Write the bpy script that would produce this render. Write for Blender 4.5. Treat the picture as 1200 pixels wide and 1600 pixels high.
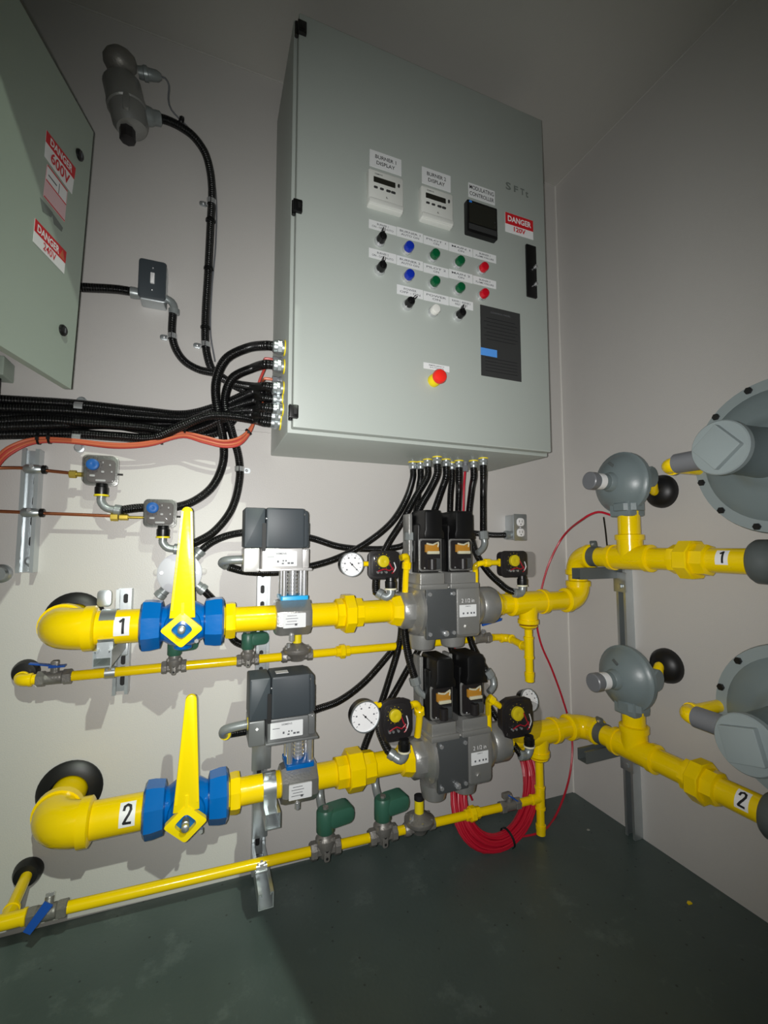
import bpy, math, random
from mathutils import Vector as V, Matrix

# ---------------------------------------------------------------- camera, world, lights, exposure
random.seed(7)
scene = bpy.context.scene
COL = scene.collection
for o in list(bpy.data.objects):
    bpy.data.objects.remove(o)

CAM = V((-1.5147, -1.567, 1.0753)); PITCH, YAW, FPX = 0.0743, -0.3786, 691.0
cam_d = bpy.data.cameras.new('camera'); cam = bpy.data.objects.new('camera', cam_d); COL.objects.link(cam)
cam.location = CAM; cam.rotation_euler = (math.pi/2 + PITCH, 0, YAW)
cam_d.sensor_fit = 'VERTICAL'; cam_d.sensor_height = 32.0; cam_d.sensor_width = 24.0
cam_d.lens = FPX/1600*32.0; cam_d.clip_start = 0.01
scene.camera = cam
scene.view_settings.view_transform = 'Standard'; scene.view_settings.look = 'None'
scene.view_settings.gamma = 1.0; scene.view_settings.use_curve_mapping = False
scene.view_settings.exposure = 0.0

wd = bpy.data.worlds.new('sky'); scene.world = wd; wd.use_nodes = True
wd.node_tree.nodes['Background'].inputs[0].default_value = (0.74, 0.84, 0.86, 1)
wd.node_tree.nodes['Background'].inputs[1].default_value = 0.075

def cam_axes():
    cz, sz, cx, sx = math.cos(YAW), math.sin(YAW), math.cos(PITCH), math.sin(PITCH)
    f = V((-sz*cx, cz*cx, sx)); r = V((cz, sz, 0)); return f, r, r.cross(f)
CF, CR, CU = cam_axes()

# low sun coming in through the open front of the enclosure
sd = bpy.data.lights.new('sun', 'SUN'); sun = bpy.data.objects.new('sun', sd); COL.objects.link(sun)
sd.energy = 1.45; sd.angle = math.radians(0.6); sd.color = (0.90, 1.0, 0.84)
sun.rotation_euler = V((0.235, -1.0, 0.91)).to_track_quat('Z', 'Y').to_euler(); sun.location = (-1.2, -4, 4.5)
# the phone's flash, beside its lens
fd = bpy.data.lights.new('phone_flash', 'SPOT'); fl = bpy.data.objects.new('phone_flash', fd); COL.objects.link(fl)
fd.energy = 91.0; fd.spot_size = math.radians(121); fd.spot_blend = 1.0; fd.shadow_soft_size = 0.009; fd.color = (1.0, 0.99, 0.972)
fl.location = CAM - CR*0.022 + CU*0.006 - CF*0.004
aim = CF + CR*0.035 - CU*0.020
fl.rotation_euler = (-aim).to_track_quat('Z', 'Y').to_euler()

# ---------------------------------------------------------------- pixel of the photo -> point on a plane of the room
def ray(u, v): return CF + CR*((u-600)/FPX) - CU*((v-800)/FPX)
def B(u, v, g=0.0):                                   # plane g metres in front of the back wall
    d = ray(u, v); return CAM + d*((-g-CAM.y)/d.y)
def R(u, v, g=0.0):                                   # plane g metres off the right wall
    d = ray(u, v); return CAM + d*((-g-CAM.x)/d.x)
def Zp(u, v, z=0.0):
    d = ray(u, v); return CAM + d*((z-CAM.z)/d.z)
def PL(u, v, p0, n):
    d = ray(u, v); return CAM + d*((p0-CAM).dot(n)/d.dot(n))
def P(x, g, z): return V((x, -g, z))
X, Y, Z, N = V((1,0,0)), V((0,1,0)), V((0,0,1)), V((0,-1,0))

# ---------------------------------------------------------------- materials
def lin(c): return tuple(((x/255)/12.92 if x/255 <= .04045 else ((x/255+.055)/1.055)**2.4) for x in c)
MATS = {}
def mat(name, rgb, rough=.5, metal=0., bump=0., bscale=60., var=0., vscale=8., coat=0., spec=.5, rib=0., detail=4.):
    m = bpy.data.materials.new(name); m.use_nodes = True; nt = m.node_tree; b = nt.nodes['Principled BSDF']
    c = lin(rgb)
    b.inputs['Base Color'].default_value = (*c, 1); b.inputs['Roughness'].default_value = rough
    b.inputs['Metallic'].default_value = metal; b.inputs['Coat Weight'].default_value = coat
    b.inputs['Specular IOR Level'].default_value = spec
    tc = nt.nodes.new('ShaderNodeTexCoord')
    if var:
        n = nt.nodes.new('ShaderNodeTexNoise'); n.inputs['Scale'].default_value = vscale; n.inputs['Detail'].default_value = 6
        nt.links.new(tc.outputs['Object'], n.inputs['Vector'])
        mx = nt.nodes.new('ShaderNodeMix'); mx.data_type = 'RGBA'
        mx.inputs[6].default_value = (*[x*(1-var) for x in c], 1); mx.inputs[7].default_value = (*[min(1, x*(1+var)) for x in c], 1)
        nt.links.new(n.outputs['Fac'], mx.inputs[0]); nt.links.new(mx.outputs[2], b.inputs['Base Color'])
    if bump:
        n = nt.nodes.new('ShaderNodeTexNoise'); n.inputs['Scale'].default_value = bscale; n.inputs['Detail'].default_value = detail
        nt.links.new(tc.outputs['Object'], n.inputs['Vector'])
        bp = nt.nodes.new('ShaderNodeBump'); bp.inputs['Strength'].default_value = bump; bp.inputs['Distance'].default_value = .004
        nt.links.new(n.outputs['Fac'], bp.inputs['Height']); nt.links.new(bp.outputs['Normal'], b.inputs['Normal'])
    if rib:
        at = nt.nodes.new('ShaderNodeAttribute'); at.attribute_name = 'run'
        mu = nt.nodes.new('ShaderNodeMath'); mu.operation = 'MULTIPLY'; mu.inputs[1].default_value = rib
        si = nt.nodes.new('ShaderNodeMath'); si.operation = 'SINE'
        bp = nt.nodes.new('ShaderNodeBump'); bp.inputs['Strength'].default_value = 1.0; bp.inputs['Distance'].default_value = .0013
        nt.links.new(at.outputs['Fac'], mu.inputs[0]); nt.links.new(mu.outputs[0], si.inputs[0])
        nt.links.new(si.outputs[0], bp.inputs['Height']); nt.links.new(bp.outputs['Normal'], b.inputs['Normal'])
    MATS[name] = m; return m
def clear_mat(name, tint, rough=.05, fac=.22):
    m = bpy.data.materials.new(name); m.use_nodes = True; nt = m.node_tree; nt.nodes.remove(nt.nodes['Principled BSDF'])
    out = nt.nodes['Material Output']
    t = nt.nodes.new('ShaderNodeBsdfTransparent'); t.inputs[0].default_value = (*tint, 1)
    g = nt.nodes.new('ShaderNodeBsdfPrincipled'); g.inputs['Base Color'].default_value = (*[x*.04 for x in tint], 1); g.inputs['Roughness'].default_value = rough
    mx = nt.nodes.new('ShaderNodeMixShader'); mx.inputs[0].default_value = fac
    nt.links.new(t.outputs[0], mx.inputs[1]); nt.links.new(g.outputs[0], mx.inputs[2]); nt.links.new(mx.outputs[0], out.inputs[0])
    MATS[name] = m; return m

mat('wall', (196, 193, 189), .42, bump=.12, bscale=260, var=.035, vscale=3, spec=.4)
mat('ceiling', (186, 184, 178), .5, bump=.1, bscale=200, var=.03, vscale=3)
mat('caulk', (214, 212, 206), .45)
mat('blocker_grey', (150, 150, 146), .6)
mat('cab', (172, 179, 173), .40, bump=.06, bscale=420, var=.015, vscale=5, spec=.45)
mat('cab_green', (160, 172, 160), .42, bump=.06, bscale=420, var=.02, vscale=5)
mat('black', (14, 14, 15), .35)
mat('blackmatte', (20, 20, 21), .6)
mat('plate', (52, 53, 53), .55)
mat('conduit', (13, 13, 14), .24, rib=900., spec=.7)
mat('alu_plate', (176, 178, 182), .5, metal=.35)
mat('yellow', (246, 211, 0), .18, bump=.10, bscale=45, var=.03, vscale=20, spec=.5, detail=2.)
mat('yellow_handle', (250, 222, 4), .30, bump=.08, bscale=70)
mat('yellow_plastic', (236, 214, 20), .4)
mat('blue', (0, 100, 178), .22, bump=.08, bscale=60, var=.04, vscale=15)
mat('blue_vinyl', (28, 84, 176), .4)
mat('blue_bright', (40, 175, 235), .35)
mat('blue_dial', (46, 132, 232), .4)
mat('galv', (196, 202, 204), .36, metal=.85, bump=.02, bscale=90, var=.10, vscale=18)
mat('chrome', (222, 223, 225), .2, metal=.75)
mat('castalu', (196, 195, 191), .33, metal=.8, bump=.14, bscale=170, var=.07, vscale=12)
mat('castgray', (158, 158, 155), .36, metal=.55, bump=.14, bscale=200, var=.06, vscale=14)
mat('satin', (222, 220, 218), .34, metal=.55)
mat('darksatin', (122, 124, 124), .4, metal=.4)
mat('castplate', (84, 87, 88), .38, metal=.3, bump=.14, bscale=200)
mat('zincelbow', (150, 156, 156), .36, metal=.45, bump=.1, bscale=120)
mat('iron', (136, 133, 128), .42, metal=.5, bump=.25, bscale=160, var=.2, vscale=30)
mat('actuator_cover', (60, 67, 72), .5, bump=.04, bscale=500)
mat('reggray', (116, 128, 130), .36, bump=.06, bscale=90, var=.03, vscale=10)
mat('regflange', (136, 146, 147), .4, bump=.06, bscale=90)
mat('regdark', (86, 92, 92), .45, bump=.06, bscale=120)
mat('pvcgray', (112, 114, 118), .35)
mat('ring_black', (18, 18, 19), .45)
mat('white', (236, 236, 236), .45)
mat('offwhite', (216, 218, 212), .45)
mat('label', (226, 228, 228), .5)
mat('ink', (20, 20, 24), .6)
mat('greyink', (96, 98, 102), .6)
mat('red', (206, 30, 40), .45)
mat('red_button', (238, 44, 34), .32)
mat('pink', (226, 190, 194), .5)
mat('redcable', (186, 22, 46), .38)
mat('orange', (200, 104, 70), .40)
mat('orange_red', (186, 66, 58), .40)
mat('copper', (196, 120, 84), .30, metal=.9)
mat('brass', (196, 172, 74), .3, metal=.8)
mat('green_coil', (52, 98, 80), .40, bump=.05, bscale=200, var=.08, vscale=20)
mat('lens_blue', (18, 48, 170), .2, coat=.3)
mat('lens_green', (6, 88, 50), .2, coat=.3)
mat('lens_red', (196, 14, 34), .2, coat=.3)
mat('lens_white', (226, 226, 220), .25)
mat('screen', (38, 38, 33), .2)
mat('sticker_blue', (84, 152, 232), .5)
mat('pcb', (196, 138, 40), .5)
mat('smudge', (112, 119, 114), .6)
mat('dust', (150, 150, 140), .8)
mat('cream', (224, 220, 190), .5)
clear_mat('clear', (.80, .80, .80), .06, .16)
clear_mat('clear_dark', (.95, .95, .95), .05, .11)
mat('innards', (132, 126, 124), .5)
mat('innards_dark', (36, 33, 34), .4)

def floor_mat():
    m = mat('floor', (74, 87, 84), .42, bump=.15, bscale=90, var=.14, vscale=7)
    nt = m.node_tree; b = nt.nodes['Principled BSDF']; tc = nt.nodes['Texture Coordinate']
    n = nt.nodes.new('ShaderNodeTexNoise'); n.inputs['Scale'].default_value = 5.5; n.inputs['Detail'].default_value = 9; n.inputs['Roughness'].default_value = .75
    cr = nt.nodes.new('ShaderNodeValToRGB'); cr.color_ramp.elements[0].position = .56; cr.color_ramp.elements[1].position = .70
    nt.links.new(tc.outputs['Object'], n.inputs['Vector']); nt.links.new(n.outputs['Fac'], cr.inputs[0])
    sp = nt.nodes.new('ShaderNodeTexVoronoi'); sp.inputs['Scale'].default_value = 26
    cs = nt.nodes.new('ShaderNodeValToRGB'); cs.color_ramp.elements[0].position = .06; cs.color_ramp.elements[1].position = .10
    cs.color_ramp.elements[0].color = (1,1,1,1); cs.color_ramp.elements[1].color = (0,0,0,1)
    nt.links.new(tc.outputs['Object'], sp.inputs['Vector']); nt.links.new(sp.outputs['Distance'], cs.inputs[0])
    src = b.inputs['Base Color'].links[0].from_socket
    m1 = nt.nodes.new('ShaderNodeMix'); m1.data_type = 'RGBA'; m1.inputs[7].default_value = (*lin((112, 124, 120)), 1)
    ma = nt.nodes.new('ShaderNodeMath'); ma.operation = 'MULTIPLY'; ma.inputs[1].default_value = .5
    nt.links.new(cr.outputs[0], ma.inputs[0]); nt.links.new(ma.outputs[0], m1.inputs[0]); nt.links.new(src, m1.inputs[6])
    m2 = nt.nodes.new('ShaderNodeMix'); m2.data_type = 'RGBA'; m2.inputs[7].default_value = (*lin((26, 30, 30)), 1)
    mb = nt.nodes.new('ShaderNodeMath'); mb.operation = 'MULTIPLY'; mb.inputs[1].default_value = .7
    nt.links.new(cs.outputs[0], mb.inputs[0]); nt.links.new(mb.outputs[0], m2.inputs[0]); nt.links.new(m1.outputs[2], m2.inputs[6])
    nt.links.new(m2.outputs[2], b.inputs['Base Color'])
floor_mat()

# ---------------------------------------------------------------- mesh helpers
def frame(d, hint=None):
    d = d.normalized(); h = hint or (Z if abs(d.z) < .9 else X)
    a = h.cross(d).normalized(); b = d.cross(a); return a, b, d
def spline(pts, step=.012, closed=False):
    pts = [V(p) for p in pts]; n = len(pts); out = []
    rng = range(n if closed else n-1)
    for i in rng:
        g = (lambda k: pts[k % n]) if closed else (lambda k: pts[max(0, min(n-1, k))])
        p0, p1, p2, p3 = g(i-1), g(i), g(i+1), g(i+2)
        m = max(2, int((p2-p1).length/step))
        # centripetal-ish tangents keep uneven spacing smooth
        d1 = max((p1-p0).length, 1e-6); d2 = max((p2-p1).length, 1e-6); d3 = max((p3-p2).length, 1e-6)
        t1 = (p2-p0)/(d1+d2)*d2 if d1 > 1e-5 else (p2-p1)
        t2 = (p3-p1)/(d2+d3)*d2 if d3 > 1e-5 else (p2-p1)
        for k in range(m):
            t = k/m; t2_, t3_ = t*t, t*t*t
            out.append(p1*(2*t3_-3*t2_+1) + t1*(t3_-2*t2_+t) + p2*(-2*t3_+3*t2_) + t2*(t3_-t2_))
    if not closed: out.append(pts[-1])
    return out
def arc(c, a, b, r, t0, t1, n=10):
    return [c + a*(r*math.cos(t0+(t1-t0)*k/n)) + b*(r*math.sin(t0+(t1-t0)*k/n)) for k in range(n+1)]

class MB:
    def __init__(s): s.v, s.f, s.run = [], [], []
    def add(s, vs, fs, run=None):
        o = len(s.v); s.v += [V(q) for q in vs]; s.run += run if run else [0.]*len(vs); s.f += [tuple(i+o for i in q) for q in fs]; return s
    def lathe(s, p, d, prof, seg=24, rot=0., hint=None):
        a, b, d = frame(d, hint); vs, fs = [], []
        rings = []
        for (t, r) in prof:
            if r <= 1e-6: rings.append([len(vs)]); vs.append(p+d*t)
            else:
                rings.append(list(range(len(vs), len(vs)+seg)))
                for k in range(seg):
                    an = rot+2*math.pi*k/seg; vs.append(p+d*t+a*(r*math.cos(an))+b*(r*math.sin(an)))
        for q, w in zip(rings, rings[1:]):
            for k in range(seg):
                k2 = (k+1) % seg
                if len(q) == 1 and len(w) == 1: break
                if len(q) == 1: fs.append((q[0], w[k2], w[k]))
                elif len(w) == 1: fs.append((q[k], q[k2], w[0]))
                else: fs.append((q[k], q[k2], w[k2], w[k]))
        if len(rings[0]) > 1: fs.append(tuple(reversed(rings[0])))
        if len(rings[-1]) > 1: fs.append(tuple(rings[-1]))
        return s.add(vs, fs)
    def cyl(s, p0, p1, r, r1=None, seg=20, ch=0., rot=0.):
        d = p1-p0; L = d.length; r1 = r if r1 is None else r1
        if ch: return s.lathe(p0, d, [(0, r-ch), (ch, r), (L-ch, r1), (L, r1-ch)], seg, rot)
        return s.lathe(p0, d, [(0, r), (L, r1)], seg, rot)
    def hexa(s, p0, p1, r, ch=.0015, seg=6, rot=math.pi/6): return s.cyl(p0, p1, r, seg=seg, ch=ch, rot=rot)
    def ball(s, c, r, seg=20, rings=10, sc=(1,1,1)):
        o = len(s.v); s.lathe(V((0,0,0)), Z, [(-r*math.cos(math.pi*k/rings), r*math.sin(math.pi*k/rings)) for k in range(rings+1)], seg)
        for i in range(o, len(s.v)): q = s.v[i]; s.v[i] = c + V((q.x*sc[0], q.y*sc[1], q.z*sc[2]))
        return s
    def tube(s, pts, r, seg=10, caps=True):
        pts = [V(p) for p in pts]; n = len(pts); vs, fs, run = [], [], []
        t0 = (pts[1]-pts[0]).normalized(); a, b, _ = frame(t0); L = 0
        for i, p in enumerate(pts):
            t = ((pts[min(i+1, n-1)]-pts[max(i-1, 0)])).normalized()
            a = (a-t*a.dot(t)).normalized(); b = t.cross(a)
            if i: L += (p-pts[i-1]).length
            rr = r[i] if isinstance(r, list) else r
            for k in range(seg):
                an = 2*math.pi*k/seg; vs.append(p+a*(rr*math.cos(an))+b*(rr*math.sin(an))); run.append(L)
        for i in range(n-1):
            for k in range(seg):
                k2 = (k+1) % seg; fs.append((i*seg+k, i*seg+k2, (i+1)*seg+k2, (i+1)*seg+k))
        if caps: fs.append(tuple(reversed(range(seg)))); fs.append(tuple(range((n-1)*seg, n*seg)))
        return s.add(vs, fs, run)
    def prism(s, poly, o, ax, ay, h, bev=0.):
        """poly (x,y) extruded from o along ax x ay by h; bev rounds the far rim (convex shapes)"""
        az = ax.cross(ay).normalized(); n = len(poly); vs, fs = [], []
        def ins(d):
            if d <= 0: return poly
            out = []
            for i in range(n):
                p0, p1, p2 = V(poly[i-1]), V(poly[i]), V(poly[(i+1) % n])
                e1 = (p1-p0).normalized(); e2 = (p2-p1).normalized()
                n1 = V((-e1.y, e1.x)); n2 = V((-e2.y, e2.x)); m = n1+n2
                m = m/max(m.length_squared, .3)*2
                out.append(tuple(p1+m*d))
            return out
        lv = [(0, 0), (h, 0)] if not bev else [(0, 0), (h-bev, 0), (h-bev*.3, bev*.3), (h, bev)]
        for (t, d) in lv:
            for q in ins(d): vs.append(o+ax*q[0]+ay*q[1]+az*t)
        for j in range(len(lv)-1):
            for i in range(n):
                i2 = (i+1) % n; fs.append((j*n+i, j*n+i2, (j+1)*n+i2, (j+1)*n+i))
        fs.append(tuple(reversed(range(n)))); fs.append(tuple(range((len(lv)-1)*n, len(lv)*n)))
        return s.add(vs, fs)
    def rbox(s, c, w, h, d, ax=X, ay=Z, r=.004, bev=.002, seg=3):
        """rounded box: w along ax, h along ay, depth d along ax x ay, c = centre"""
        r = min(r, w*.49, h*.49); poly = []
        for (cx, cy, t) in ((w/2-r, h/2-r, 0), (-w/2+r, h/2-r, 1), (-w/2+r, -h/2+r, 2), (w/2-r, -h/2+r, 3)):
            for k in range(seg+1):
                an = (t+k/seg)*math.pi/2; poly.append((cx+r*math.cos(an), cy+r*math.sin(an)))
        az = ax.cross(ay).normalized()
        return s.prism(poly, c-az*(d/2), ax, ay, d, bev)
    def box(s, c, w, d, h, ax=X, ay=Y, az=Z):
        vs = [c+ax*(sx*w/2)+ay*(sy*d/2)+az*(sz*h/2) for sx in (-1,1) for sy in (-1,1) for sz in (-1,1)]
        return s.add(vs, [(0,1,3,2),(4,6,7,5),(0,4,5,1),(2,3,7,6),(0,2,6,4),(1,5,7,3)])
    def quad(s, p, n=None, t=.0006):
        p = [V(q) for q in p]; n = n or (p[1]-p[0]).cross(p[3]-p[0]).normalized()
        return s.add(p+[q+n*t for q in p], [(3,2,1,0),(4,5,6,7),(0,1,5,4),(1,2,6,5),(2,3,7,6),(3,0,4,7)])
    def band(s, c, axis, r, t, w, a0, a1, ref, n=18):
        """flat strap of width w (along axis) and thickness t round a pipe"""
        axis = axis.normalized(); a = (ref-axis*ref.dot(axis)).normalized(); b = axis.cross(a); vs, fs = [], []
        for k in range(n+1):
            an = a0+(a1-a0)*k/n; e = a*math.cos(an)+b*math.sin(an)
            for (rr, ww) in ((r, -w/2), (r, w/2), (r+t, w/2), (r+t, -w/2)): vs.append(c+e*rr+axis*ww)
        for k in range(n):
            for j in range(4): fs.append((k*4+j, k*4+(j+1) % 4, (k+1)*4+(j+1) % 4, (k+1)*4+j))
        fs.append((0,1,2,3)); fs.append((n*4+3, n*4+2, n*4+1, n*4))
        return s.add(vs, fs)

def build(name, mb, m, parent=None, sharp=38, sub=None):
    me = bpy.data.meshes.new(name); root = parent
    while root is not None and root.parent is not None: root = root.parent
    off = root.location if root is not None else V((0,0,0))
    me.from_pydata([tuple(q-off) for q in mb.v], [], mb.f); me.update()
    import bmesh
    bm = bmesh.new(); bm.from_mesh(me); bmesh.ops.recalc_face_normals(bm, faces=bm.faces); bm.to_mesh(me); bm.free()
    me.polygons.foreach_set('use_smooth', [True]*len(me.polygons))
    me.set_sharp_from_angle(angle=math.radians(sharp))
    if any(mb.run):
        at = me.attributes.new('run', 'FLOAT', 'POINT'); at.data.foreach_set('value', mb.run)
    me.materials.append(MATS[m])
    o = bpy.data.objects.new(name, me); COL.objects.link(o)
    if parent is not None: o.parent = parent
    return o
def tag(o, label, cat, group=None):
    o['label'] = label; o['category'] = cat
    if group: o['group'] = group
    return o
def thing(name, label, cat, loc, group=None):
    o = bpy.data.objects.new(name, None); COL.objects.link(o); o.location = V(loc); o.empty_display_size = .03
    return tag(o, label, cat, group)
def struct(name, mb, m, parent=None):
    o = build(name, mb, m, parent)
    if parent is None: o['kind'] = 'structure'
    return o
def text_mesh(s, bold=0.):
    cu = bpy.data.curves.new('t', 'FONT'); cu.body = s; cu.align_x = 'CENTER'; cu.align_y = 'CENTER'; cu.size = 1; cu.resolution_u = 3; cu.offset = bold; cu.space_line = .95
    ob = bpy.data.objects.new('t', cu); COL.objects.link(ob); bpy.context.view_layer.update()
    dg = bpy.context.evaluated_depsgraph_get(); me = bpy.data.meshes.new_from_object(ob.evaluated_get(dg))
    vs = [v.co.copy() for v in me.vertices]; fs = [tuple(p.vertices) for p in me.polygons]
    bpy.data.objects.remove(ob); bpy.data.curves.remove(cu); bpy.data.meshes.remove(me)
    return vs, fs
def text(s, c, ax, ay, w, h, m, parent, bold=.012, lift=.0008, name='lettering', quadpts=None, cyl=None):
    """lettering fitted into w x h at c; quadpts maps it into four corners, cyl=(axis point, axis, ref, radius) wraps it"""
    vs, fs = text_mesh(s, bold)
    if not vs: return
    x0, x1 = min(v.x for v in vs), max(v.x for v in vs); y0, y1 = min(v.y for v in vs), max(v.y for v in vs)
    mb = MB(); out = []
    nn = ax.cross(ay).normalized() if ax is not None else None
    for v in vs:
        u, t = (v.x-x0)/max(x1-x0, 1e-6), (v.y-y0)/max(y1-y0, 1e-6)
        if quadpts:
            a, b, cc, d = quadpts; out.append((a*(1-u)+b*u)*(1-t)+(d*(1-u)+cc*u)*t)
        elif cyl:
            cp, axd, ref, rad = cyl; an = (t-.5)*h/rad; oth = Z if abs(axd.z) < .5 else X
            out.append(cp+axd*((u-.5)*w)+ref*(rad*math.cos(an))+oth*(rad*math.sin(an)))
        else: out.append(c+ax*((u-.5)*w)+ay*((t-.5)*h)+nn*lift)
    mb.add(out, fs)
    return build(name, mb, m, parent)
# ---------------------------------------------------------------- the enclosure
H = 2.8026; XL = -2.36; FRONT = -1.54
def slab(name, x0, x1, y0, y1, z0, z1, m):
    return struct(name, MB().box(V(((x0+x1)/2, (y0+y1)/2, (z0+z1)/2)), x1-x0, y1-y0, z1-z0), m)
fm = MB().box(V((-1, -2.95, -.05)), 10, 6.1, .1)
for q in fm.v: q.z += -.0095*q.x                          # laid a little out of level
struct('floor', fm, 'floor')
slab('ceiling', XL-.1, .1, FRONT, .1, H, H+.08, 'ceiling')
slab('wall_back', XL-.1, .1, 0, .1, 0, H, 'wall')
slab('wall_right', 0, .1, -2.6, 0, 0, H+.08, 'wall')
slab('wall_left', XL-.1, XL, FRONT, 0, 0, H, 'wall')
slab('sun_blocker', -.755, 1.2, -2.7, -2.6, 0, 4.1, 'blocker_grey')  # unseen tall slab, added to keep the sun off the right-hand side
tr = MB(); tr.tube([V((-.002, -.002, z)) for z in (0, .7, 1.4, 2.1, H)], .004, 6); struct('trim_1', tr, 'caulk')
tr = MB(); tr.tube([V((x, -.001, H-.001)) for x in (-2.2, -1.4, -.7, -.01)], .0035, 6); struct('trim_2', tr, 'ceiling')
tr = MB(); tr.tube([V((x, 0, B(410, 676).z)) for x in (-2.3, -1.7, -1.0)], .0025, 6); struct('trim_3', tr, 'wall')
tr = MB(); tr.tube([V((-.001, y, H-.001)) for y in (0, -.5, -1.0, -1.5)], .003, 6); struct('trim_4', tr, 'wall')

# ---------------------------------------------------------------- grey burner control cabinet
CX0, CX1, CZ0, CZ1, CD = -1.3178, -.4038, 1.3866, 2.6457, .3423
DG = CD+.030                                             # door face
cab = thing('control_cabinet', 'large grey burner control cabinet with displays and coloured pilot lights', 'electrical cabinet', ((CX0+CX1)/2, 0, CZ0))
cxm, czm, cw, chh = (CX0+CX1)/2, (CZ0+CZ1)/2, CX1-CX0, CZ1-CZ0
build('body', MB().rbox(P(cxm, CD/2, czm), cw, chh, CD, X, Z, .004, .003), 'cab', cab)
door = build('door', MB().rbox(P(cxm, CD+.004+.013, czm), cw-.020, chh-.020, .026, X, Z, .004, .003), 'cab', cab)
build('door_gasket', MB().rbox(P(cxm, CD+.002, czm), cw-.034, chh-.034, .004, X, Z, .002, 0), 'blackmatte', cab)
for (u0, v0, u1, v1) in ((464, 36, 477, 55), (457, 314, 470, 333), (450, 633, 464, 654)):
    c = B((u0+u1)/2, (v0+v1)/2, DG); h = B(u0, v0, DG).z-B(u0, v1, DG).z
    hb = MB().rbox(P(c.x+.002, DG+.005, c.z), .026, h, .010, X, Z, .003, .002); hb.cyl(P(CX0+.004, DG-.004, c.z-h*.62), P(CX0+.004, DG-.004, c.z+h*.5), .006, seg=10)
    hg = build('hinge', hb, 'black', cab)
    build('hinge_insert', MB().rbox(P(c.x+.006, DG+.0105, c.z), .008, h*.45, .002, X, Z, .001, 0), 'blackmatte', hg)
def D(u, v, l=0.): return B(u, v, DG+l)
def plate(name, u0, v0, u1, v1, m, t=.0012, parent=cab, r=.0006, bev=0.):
    a, b = D(u0, v0), D(u1, v1)
    o = build(name, MB().rbox(P((a.x+b.x)/2, DG+t/2, (a.z+b.z)/2), b.x-a.x, a.z-b.z, t, X, Z, r, bev), m, parent)
    return o, (a.x+b.x)/2, (a.z+b.z)/2, b.x-a.x, a.z-b.z
def lab(lines, u0, v0, u1, v1, sc=.8, m='greyink', name='nameplate', hs=.62):
    o, x, z, w, h = plate(name, u0, v0, u1, v1, 'label')
    n = len(lines)
    for i, s in enumerate(lines):
        ww = w*sc*min(1, len(s)/max(len(q) for q in lines)*1.0)
        text(s, P(x, DG+.0012, z+h*hs*((n-1)/2-i)*(1/n)*1.15), X, Z, ww, h*hs/n*.72, m, o, bold=.01, lift=.0004)
    return o
lab(['BURNER 1', 'DISPLAY'], 577.5, 233, 627, 275.5, .66, 'ink')
lab(['BURNER 2', 'DISPLAY'], 659, 260, 704, 301, .66, 'ink')
lab(['MODULATING', 'CONTROLLER'], 731.5, 285, 773, 321, .92, 'ink', hs=.78)
def px(q): return 560+q/4
def py(q): return 220+q/4
def row(xs, tl, br, names, ):
    for i, nm in enumerate(names): lab(nm, px(xs[i])+.3, py(tl[i]), px(xs[i+1])-.5, py(br[i]), .78)
row([64, 238, 405, 564, 715, 862], [490, 537, 590, 635, 678], [592, 640, 685, 728, 768], [['BURNER 1', 'ON - OFF - AUTO'], ['BURNER 1', 'AUTO ON'], ['PILOT 1', 'ON'], ['MAIN 1', 'ON'], ['BURNER 1', 'FLAME FAILURE']])
row([64, 238, 405, 564, 715, 862], [668, 715, 763, 800, 842], [770, 815, 858, 893, 928], [['BURNER 2', 'ON - OFF - AUTO'], ['BURNER 2', 'AUTO ON'], ['PILOT 2', 'ON'], ['MAIN 2', 'ON'], ['BURNER 2', 'FLAME FAILURE']])
row([239, 405, 566, 718], [897, 938, 976], [992, 1030, 1062], [['POWER', 'OFF - ON'], ['POWER', 'ON'], ['BURNER 1 - BURNER 2', 'FIRST - FIRST']])
lab(['EMERGENCY', 'SHUTDOWN'], 661.7, 566, 702, 582, .6)
def display(u0, v0, u1, v1):
    a, b = D(u0, v0, .018), D(u1, v1, .018); x, z, w, h = (a.x+b.x)/2, (a.z+b.z)/2, b.x-a.x, a.z-b.z
    mb = MB().rbox(P(x, DG+.009, z), w, h, .018, X, Z, .006, .004); o = build('burner_display', mb, 'offwhite', cab)
    build('lower_lip', MB().rbox(P(x, DG+.020, z-h*.40), w*.98, h*.16, .006, X, Z, .005, .003), 'offwhite', o)
    f = DG+.018
    build('screen', MB().rbox(P(x-w*.05, f, z+h*.22), w*.62, h*.15, .002, X, Z, .001, 0), 'screen', o)
    text('SIEMENS', P(x-w*.22, f+.0006, z+h*.38), X, Z, w*.22, h*.04, 'greyink', o, lift=.0002)
    for (dx, dy, ww, hh) in ((-.30, 0, .11, .055), (-.13, 0, .11, .055), (.20, .0, .13, .06), (.06, .0, .13, .06)):
        build('key', MB().rbox(P(x+w*dx, f+.001, z+h*dy), w*ww, h*hh, .003, X, Z, h*hh*.45, .0008), 'plate', o)
    build('side_key', MB().rbox(P(x+w*.36, f+.001, z+h*.24), w*.06, h*.10, .003, X, Z, w*.025, .0008), 'plate', o)
    text('L', P(x+w*.02, f+.0006, z-h*.2), X, Z, w*.05, h*.045, 'ink', o, lift=.0002, bold=.06)
display(576, 261, 630.5, 334); display(658, 287.5, 708.5, 355.5)
a, b = D(730, 310, .02), D(778, 375, .02); x, z, w, h = (a.x+b.x)/2, (a.z+b.z)/2, b.x-a.x, a.z-b.z
ctl = build('modulating_controller', MB().rbox(P(x, DG+.010, z), w, h, .020, X, Z, .004, .003), 'black', cab)
build('face', MB().rbox(P(x, DG+.0205, z+h*.1), w*.88, h*.62, .002, X, Z, .002, 0), 'screen', ctl)
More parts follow.
